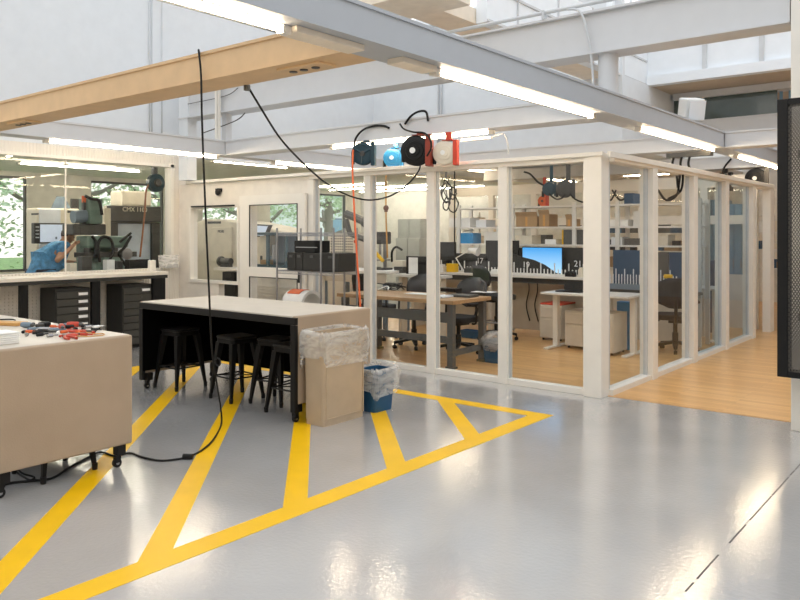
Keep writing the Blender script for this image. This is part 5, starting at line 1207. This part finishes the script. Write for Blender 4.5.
part('badge', bx(B(), XCb+.2, XCb+.45, y0-.006, y0-.001, zt-.12, zt-.09), M_mdark, t)
y, z = at_X(74, XC, 211.5); part('badge', bx(B(), XC+.001, XC+.006, y-.12, y+.12, z-.025, z+.02), M_mdark, t)
a = shp(34, 243, -12.1); b = shp(67, 223, -12.1); mc = t
cp = part('control_panel', bx(B(), -12.2, -12.1, a[1], b[1], shp(50, 243.5, -12.1)[2], shp(50, 223, -12.1)[2]), M_mdark, mc, bevel=.012, label='black framed control panel with a bright screen')
c0, c1 = shp(40, 242, -12.1), shp(66, 224.5, -12.1); part('screen', bx(B(), -12.098, -12.09, c0[1], c1[1], shp(50, 242, -12.1)[2], shp(50, 224.5, -12.1)[2]), M_screen, cp)
for i in range(3):
    for j in range(4): q = shp(36+i*1.3, 227+j*3.5, -12.1); part('key', bx(B(), -12.098, -12.092, q[1]-.006, q[1]+.006, q[2]-.01, q[2]+.01), M_wall, cp)
for px, py, w_, h_ in ((55, 238, .03, .04), (61, 236, .05, .1)): q = shp(px, py, -12.1); part('readout', bx(B(), -12.089, -12.087, q[1], q[1]+w_, q[2]-.02, q[2]-.02+h_), M_mblu, cp)
part('arm', tube(B(), [(-12.201, a[1]+.3, 1.62), (-12.4, a[1]+.3, 1.66), (-12.56, a[1]+.3, 1.66)], .03), M_gun, mc)
# dark machining centre
XD = -12.2; y0 = at_X(109, XD)[0]; XDb = at_Y(103, y0)[0]; y1 = at_X(161, XD)[0]; zt = at_X(130, XD, 206)[1]
t = T('machining_centre', 'dark hooded machining centre with large bluish door window', 'machine tool', (-13, (y0+y1)/2, 0))
yb0, yb1 = at_X(110, XD)[0], at_X(160, XD)[0]
part('cabinet', bx(B(), XDb, XD-.12, y0, y1, 0, zt), M_cream, t, bevel=.02); part('side_panel', bx(B(), XD-.119, XD, y0, yb0, 0, zt-.05), M_cream, t, bevel=.015)
part('hood', bx(B(), XD-.119, XD+.04, yb0, yb1, at_X(130, XD, 222)[1], zt), M_mdark, t, bevel=.015); 
part('door_frame', wall_holes(B(), 'x', XD-.1, XD, yb0, yb1, 0, at_X(130, XD, 222)[1]-.005, [(at_X(118, XD)[0], at_X(152, XD)[0], 1.0, at_X(130, XD, 223.5)[1])]), M_mdark, t)
part('door_window', bx(B(), XD-.06, XD-.05, at_X(118, XD)[0], at_X(152, XD)[0], 1.0, at_X(130, XD, 223.5)[1]), mat('door_acrylic', (.50, .58, .68), .2, noise=.2, scale=2), t)
q = shp(135, 209.7, XD+.045); text('nameplate', 'CMX 1100', .11, q, FACE_pX, M_cream, t)
q = shp(112, 198.5, XD-.6); part('top_box', bx(B(), XDb+.1, XD-.5, q[1]-.1, q[1]+.5, zt+.001, zt+.28), M_cream, t, bevel=.03)
# milling machine
XM = -11.2
t = T('milling_machine', 'green knee milling machine with black hoses in front of the machining centres', 'machine tool', (XM, at_X(95, XM)[0], 0))
def mb(px0, px1, py0, py1, d0, d1):
    a = at_X(px0, XM)[0]; b = at_X(px1, XM)[0]; pm = (px0+px1)/2; return bx(B(), XM+d0, XM+d1, a, b, at_X(pm, XM, py1)[1], at_X(pm, XM, py0)[1])
part('head', mb(85, 98, 199, 224, -.2, .15), M_mgrn, t, bevel=.02); a, b = shp(73, 217, XM), shp(86, 216, XM); part('motor', cy(B(), a, b, .10), M_mblu, t, smooth='a')
part('ram', mb(70, 103, 224, 235, -.25, .1), M_mdark, t, bevel=.02); part('column', mb(92, 118, 236, 262, -.5, -.1), M_mgrn, t, bevel=.02)
part('table', mb(79, 130, 252, 257, -.15, .2), M_gun, t); part('turret', mb(81, 123, 236, 248, -.08, .18), M_mgrn, t, bevel=.04)
a, b = shp(87, 248, XM+.1), shp(87, 257, XM+.1); part('quill', cy(B(), a, b, .05), M_mdark, t); part('base', bx(B(), XM-.55, XM+.15, at_X(90, XM)[0], at_X(120, XM)[0], 0, at_X(100, XM, 262)[1]), M_mgrn, t, bevel=.03)
part('knee', mb(96, 112, 257, 264, -.1, .25), M_mgrn, t); a = shp(84, 196, XM); part('beacon', cy(B(), a, (a[0], a[1], a[2]-.1), .035), M_orange, t); part('beacon_post', mb(82.5, 85.5, 201, 224, -.03, .03), M_mdark, t)
for Ls in ([(100, 262), (98, 245), (103, 237), (111, 240), (113, 252), (108, 262)], [(92, 236), (96, 243), (95, 256)], [(131, 236), (124, 248), (119, 254), (126, 266)], [(85, 196), (92, 199), (99, 201), (102, 215)]):
    part('hose', tube(B(), [shp(a, b, XM+.24) for a, b in Ls], .024), M_black, t, smooth=True)
part('handwheel', lathe(B(), [(.05, -.02), (.09, -.015), (.09, .015), (.05, .02)], shp(127, 254, XM+.2), 'x', 20), M_steel, t); part('lever', tube(B(), [shp(120, 242, XM+.2), shp(126, 237, XM+.2), shp(131, 233, XM+.2)], .02), M_black, t)
t = T('machine_column', 'cream electrical column between the milling machine and the dark machining centre', 'machine cabinet', (-11.8, at_X(105, -11.8)[0], 0)); y0, y1 = at_X(104, -11.75)[0], at_X(111, -11.75)[0]
part('cabinet', bx(B(), -11.95, -11.75, y0, y1, 0, at_X(107, -11.75, 208)[1]), M_cream, t, bevel=.01); part('door', bx(B(), -11.749, -11.74, y0+.02, y1-.02, .2, 1.7), M_cream, t)
# hanging reel in the shop
xr = -10.6; q = shp(155.5, 183, xr); t = T('hose_reel', 'dark hose reel hanging inside the machine shop window', 'hose reel', (q[0], q[1], q[2]-.14))
part('side_disc', lathe(B(), [(.03, -.07), (.12, -.05), (.145, -.04), (.145, .04), (.12, .05), (.03, .07)], q, 'x', 28), M_dblu, t, smooth='a'); part('hub', lathe(B(), [(.02, .071), (.07, .07), (.05, .09)], q, 'x', 20), M_mdark, t)
bm = B(); bx(bm, q[0]-.03, q[0]+.03, q[1]-.06, q[1]+.02, q[2]+.14, 2.948); part('bracket', bm, M_mdark, t)
t = T('reel_hose', 'brown hose hanging from the shop reel behind the window', 'hose', shp(143, 230, xr)); part('hose', tube(B(), [shp(149, 184, xr+.01), shp(146, 192, xr+.03), shp(144.5, 215, xr+.03), shp(140, 257, xr+.03)], .014), mat('brown_hose', (.32, .13, .06), .5), t, smooth=True)
# small things on the inner sill
t = T('inner_sill', 'dark work table inside the machine shop window', 'table', (-10.45, 5.2, 0)); part('tabletop', bx(B(), -10.75, -10.14, 2.4, 6.75, 1.0, 1.04), M_mdark, t)
for y in (2.5, 4.6, 6.65): part('leg', bx(B(), -10.7, -10.64, y-.03, y+.03, 0, .999), M_mdark, t)
def sillbox(label, px0, px1, h, m, cat='box', X=-10.4, name='shop_box'):
    y0, y1 = at_X(px0, X)[0], at_X(px1, X)[0]; return tag(part(name, bx(B(), X-.12, X, y0, y1, 1.041, 1.041+h), m, bevel=.008), label, cat)
sillbox('white tag card holder in front of the milling machine', 107, 115, .16, M_paper, 'sign'); sillbox('dark vise-like block left of the white card holder', 82, 92, .22, M_mdark, 'fixture'); sillbox('small cream carton on the shop table behind the worker', 70, 77, .13, M_cream, 'carton'); sillbox('dark toolholder box right of the white card holder', 117, 123, .14, M_gun, 'box')
# =================================================================== WORKER
def skinned(name, verts, edges, radii, m, parent, root=0, sub=2):
    bm = B(); lay = bm.verts.layers.skin.verify(); V = []
    for v, r in zip(verts, radii):
        b = bm.verts.new(v); b[lay].radius = (r, r) if not isinstance(r, tuple) else r; V.append(b)
    V[root][lay].use_root = True
    for a, b in edges: bm.edges.new((V[a], V[b]))
    me = bpy.data.meshes.new(name); 
    off = wloc(parent)
    bmesh.ops.translate(bm, vec=-off, verts=bm.verts[:]); bm.to_mesh(me); bm.free(); me.materials.append(m)
    o = bpy.data.objects.new(name, me); COL.objects.link(o); o.parent = parent
    s = o.modifiers.new('skin', 'SKIN'); s.use_smooth_shade = True; u = o.modifiers.new('sub', 'SUBSURF'); u.levels = sub; u.render_levels = sub
    return o
XP = -11.55
sh = Vector(shp(62, 247, XP)); hp = Vector(shp(40, 273, XP)); hp.z = 1.0
hd = Vector(shp(68, 236, XP-.05)); hand = Vector(shp(76, 243, XP+.30)); elb = Vector(shp(56, 262, XP+.26))
W = T('person', 'person in a blue checked shirt leaning forward behind the control screen, arm raised', 'person', (XP, hp.y, 0))
y = hp.y
yv = Vector((0, 1, 0)); lat = Vector((1, 0, 0))
sp1 = hp.lerp(sh, .35)+Vector((0, -.01, .04)); sp2 = hp.lerp(sh, .75)+Vector((0, -.02, .05)); nk = sh+Vector((0, .05, .05))
V = [hp, sp1, sp2, nk, hd+Vector((0, -.06, -.07)), hd,                                    # 0-5
     hp+lat*.10+Vector((0, 0, -.06)), Vector((XP+.11, y+.05, .52)), Vector((XP+.11, y-.02, .09)), Vector((XP+.12, y+.14, .04)),  # 6-9
     hp-lat*.10+Vector((0, 0, -.06)), Vector((XP-.11, y-.05, .52)), Vector((XP-.11, y-.20, .09)), Vector((XP-.12, y-.04, .04)),  # 10-13
     sp2+lat*.17+Vector((0, .06, .03)), elb, hand,                                    # 14-16
     sp2-lat*.17+Vector((0, .06, .03)), Vector((XP-.24, sh.y+.12, 1.14)), Vector((XP-.16, sh.y+.38, 1.12))]            # 17-19
E_ = [(0, 1), (1, 2), (2, 3), (3, 4), (4, 5), (0, 6), (6, 7), (7, 8), (8, 9), (0, 10), (10, 11), (11, 12), (12, 13), (2, 14), (14, 15), (15, 16), (2, 17), (17, 18), (18, 19)]
R_ = [.13, .125, .135, .065, .055, .085, .085, .062, .045, .038, .085, .062, .045, .038, .065, .045, .028, .065, .045, .028]
body = skinned('body', V, E_, R_, M_skin, W)
# head with face
bm = B(); F_ = Vector((.25, .85, -.45)).normalized(); U_ = Vector((0, .45, .85)).normalized(); S_ = F_.cross(U_).normalized()
Mh = Matrix((S_, F_, U_)).transposed().to_4x4(); Mh.translation = hd
def hm(bm): bmesh.ops.transform(bm, matrix=Mh, verts=bm.verts[:]); return bm
bm = B(); sp(bm, (0, 0, 0), .1, 24, (.78, .95, 1.15)); sp(bm, (0, .035, -.06), .06, 16, (.85, .9, .8)); cy(bm, (0, .09, .0), (0, .108, -.03), .010, .016, 8); sp(bm, (.078, 0, -.01), .022, 10, (.4, 1, 1.3)); sp(bm, (-.078, 0, -.01), .022, 10, (.4, 1, 1.3))
part('face', hm(bm), M_skin, W, smooth=True)
bm = B(); sp(bm, (.03, .085, .01), .012, 10); sp(bm, (-.03, .085, .01), .012, 10); part('eyes', hm(bm), M_hair, W); part('mouth', hm(bx(B(), -.022, .022, .088, .094, -.065, -.058)), mat('lip', (.4, .15, .12), .5), W)
bm = B(); sp(bm, (0, -.018, .03), .102, 20, (.84, .98, 1.08)); part('hair', hm(bm), M_hair, W, smooth=True)
# fingers
for (p, d, n_) in ((hand, Vector((-.25, .9, .35)), 'hand'), (Vector((XP-.16, sh.y+.38, 1.12)), Vector((.1, .95, -.1)), 'hand')):
    d = d.normalized(); s = d.cross(Vector((0, 0, 1))).normalized(); u = s.cross(d); VV = [p-d*.02, p+d*.05]; EE = [(0, 1)]; RR = [.026, .034]
    for k, (o, L) in enumerate(((-.033, .06), (-.011, .075), (.011, .08), (.033, .068))):
        i = len(VV); VV += [p+d*.085+s*o, p+d*(.085+L*.5)+s*o*1.1-u*.006, p+d*(.085+L*.85)+s*o*1.1-u*.03]; RR += [.010, .0095, .008]; EE += [(1, i), (i, i+1), (i+1, i+2)]
    i = len(VV); VV += [p+d*.03-s*.05-u*.01, p+d*.07-s*.065-u*.02]; RR += [.011, .009]; EE += [(0, i), (i, i+1)]
    skinned(n_, VV, EE, RR, M_skin, W, sub=1)
# shirt and trousers
shv = [hp+Vector((0, 0, .02)), sp1, sp2, nk-Vector((0, .02, .03)), sp2+lat*.17+Vector((0, .06, .03)), (sp2+lat*.17).lerp(elb, .55)+Vector((0, .03, .01)), sp2-lat*.17+Vector((0, .06, .03)), V[17].lerp(V[18], .6), hp+Vector((0, -.03, -.1))]
skinned('shirt', shv, [(0, 1), (1, 2), (2, 3), (2, 4), (4, 5), (2, 6), (6, 7), (0, 8)], [.21, .20, .21, .09, .115, .085, .115, .085, .17], M_shirt, W)
skinned('trousers', [hp, V[6], V[7], V[8]+Vector((0, 0, .02)), V[10], V[11], V[12]+Vector((0, 0, .02))], [(0, 1), (1, 2), (2, 3), (0, 4), (4, 5), (5, 6)], [.15, .105, .085, .07, .105, .085, .07], M_jean, W)
for q, s in ((V[8], 1), (V[12], -1)): bm = B(); prism(bm, rrect(q.x-.05, q.x+.05, q.y-.06, q.y+.22, .045), 'z', 0.0, .09); part('shoe', bm, M_black, W, bevel=.02, seg=3)

# =================================================================== OUTDOORS
tag(part('lawn', bx(B(), -60, -17.3, -20, 60, -.4, -.3), M_grass), 'sunlit green lawn outside the machine shop windows', 'lawn', kind='structure')
def tree(label, x, y, h, R, seed, n=5200):
    r = random.Random(seed); t = T('tree', label, 'tree', (x, y, -.3)); bm = B()
    tube(bm, [(x, y, -.3), (x+.1, y+.1, h*.3), (x-.05, y+.2, h*.6)], [.22, .18, .14, .1], 10); tips = []
    for k in range(9):
        a = k*2.4; z = h*(.22+.05*k); tp = (x+R*.8*math.cos(a), y+R*.8*math.sin(a), z+R*.35); tips.append(tp)
        tube(bm, [(x, y+.1, z), (x+R*.4*math.cos(a), y+R*.4*math.sin(a), z+R*.1), tp], [.09, .06, .035], 6)
    part('trunk', bm, M_bark, t, smooth=True); bm = B()
    cl = [(Vector((x+r.gauss(0, R*.5), y+r.gauss(0, R*.5), h*.58+r.gauss(0, h*.2))), r.uniform(.4, .9)) for _ in range(42)]
    for k in range(n):
        c, s = r.choice(cl); p = c+Vector((r.gauss(0, s*.55), r.gauss(0, s*.55), r.gauss(0, s*.45))); a = Vector((r.uniform(-1, 1), r.uniform(-1, 1), r.uniform(-.6, .6))).normalized()*r.uniform(.06, .11); b = a.cross(Vector((r.uniform(-1, 1), r.uniform(-1, 1), 1))).normalized()*.05
        if p.z < .4: continue
        bm.faces.new([bm.verts.new(v) for v in (p-a, p+b, p+a, p-b)])
    me_o = part('foliage', bm, M_leaf, t); return t
tree('leafy tree outside the shop at the far left edge', -21.5, 7.5, 6.5, 2.6, 1)
tree('leafy tree outside behind the cream machining centre', -22.5, 11.5, 7, 2.8, 2)
tree('leafy tree outside behind the dark machining centre', -21.5, 14.2, 6.5, 2.4, 3)
tree('tree seen through the sliding door, left side', -22.5, 18.6, 7, 2.6, 4)
tree('tree seen through the sliding door, right side', -21.8, 22.2, 6.5, 2.4, 5)
t = T('outbuilding', 'pale blue-white building outside, seen above the wire shelf', 'building', (-34, 34, -.3)); part('wall', bx(B(), -36, -32, 30, 40, -.3, 9), M_curb, t)
for i in range(3):
    for j in range(4): w_ = part('window', bx(B(), -31.99, -31.95, 30.8+j*2.3, 31.9+j*2.3, 1+i*2.6, 2.5+i*2.6), M_mblu, t); part('pane', bx(B(), -31.949, -31.94, 30.9+j*2.3, 31.8+j*2.3, 1.1+i*2.6, 2.4+i*2.6), M_lblue, w_)
# =================================================================== CAMERA / WORLD
cam = bpy.data.cameras.new('camera'); co = bpy.data.objects.new('camera', cam); COL.objects.link(co)
cam.sensor_width = 36; cam.lens = F/800*36; cam.shift_y = -67/800; cam.clip_end = 200
co.location = (0, 0, 1.6); co.rotation_euler = (PI/2, 0, ANG)
SC.camera = co
w = bpy.data.worlds.new('sky'); SC.world = w; w.use_nodes = True; nt = w.node_tree
bg = nt.nodes['Background']
tc = nt.nodes.new('ShaderNodeTexCoord'); sx = nt.nodes.new('ShaderNodeSeparateXYZ'); rp_ = nt.nodes.new('ShaderNodeValToRGB')
nt.links.new(tc.outputs['Generated'], sx.inputs[0]); nt.links.new(sx.outputs['Z'], rp_.inputs[0])
rp_.color_ramp.elements[0].color = (1.0, .93, .86, 1); rp_.color_ramp.elements[1].color = (.88, .94, 1.0, 1); rp_.color_ramp.elements[1].position = .6
nt.links.new(rp_.outputs[0], bg.inputs[0]); bg.inputs[1].default_value = 1.15
SC.cycles.transparent_max_bounces = 32
SC.view_settings.view_transform = 'Standard'; SC.view_settings.look = 'None'; SC.view_settings.gamma = 1; SC.view_settings.exposure = .42
SC.view_settings.use_curve_mapping = False
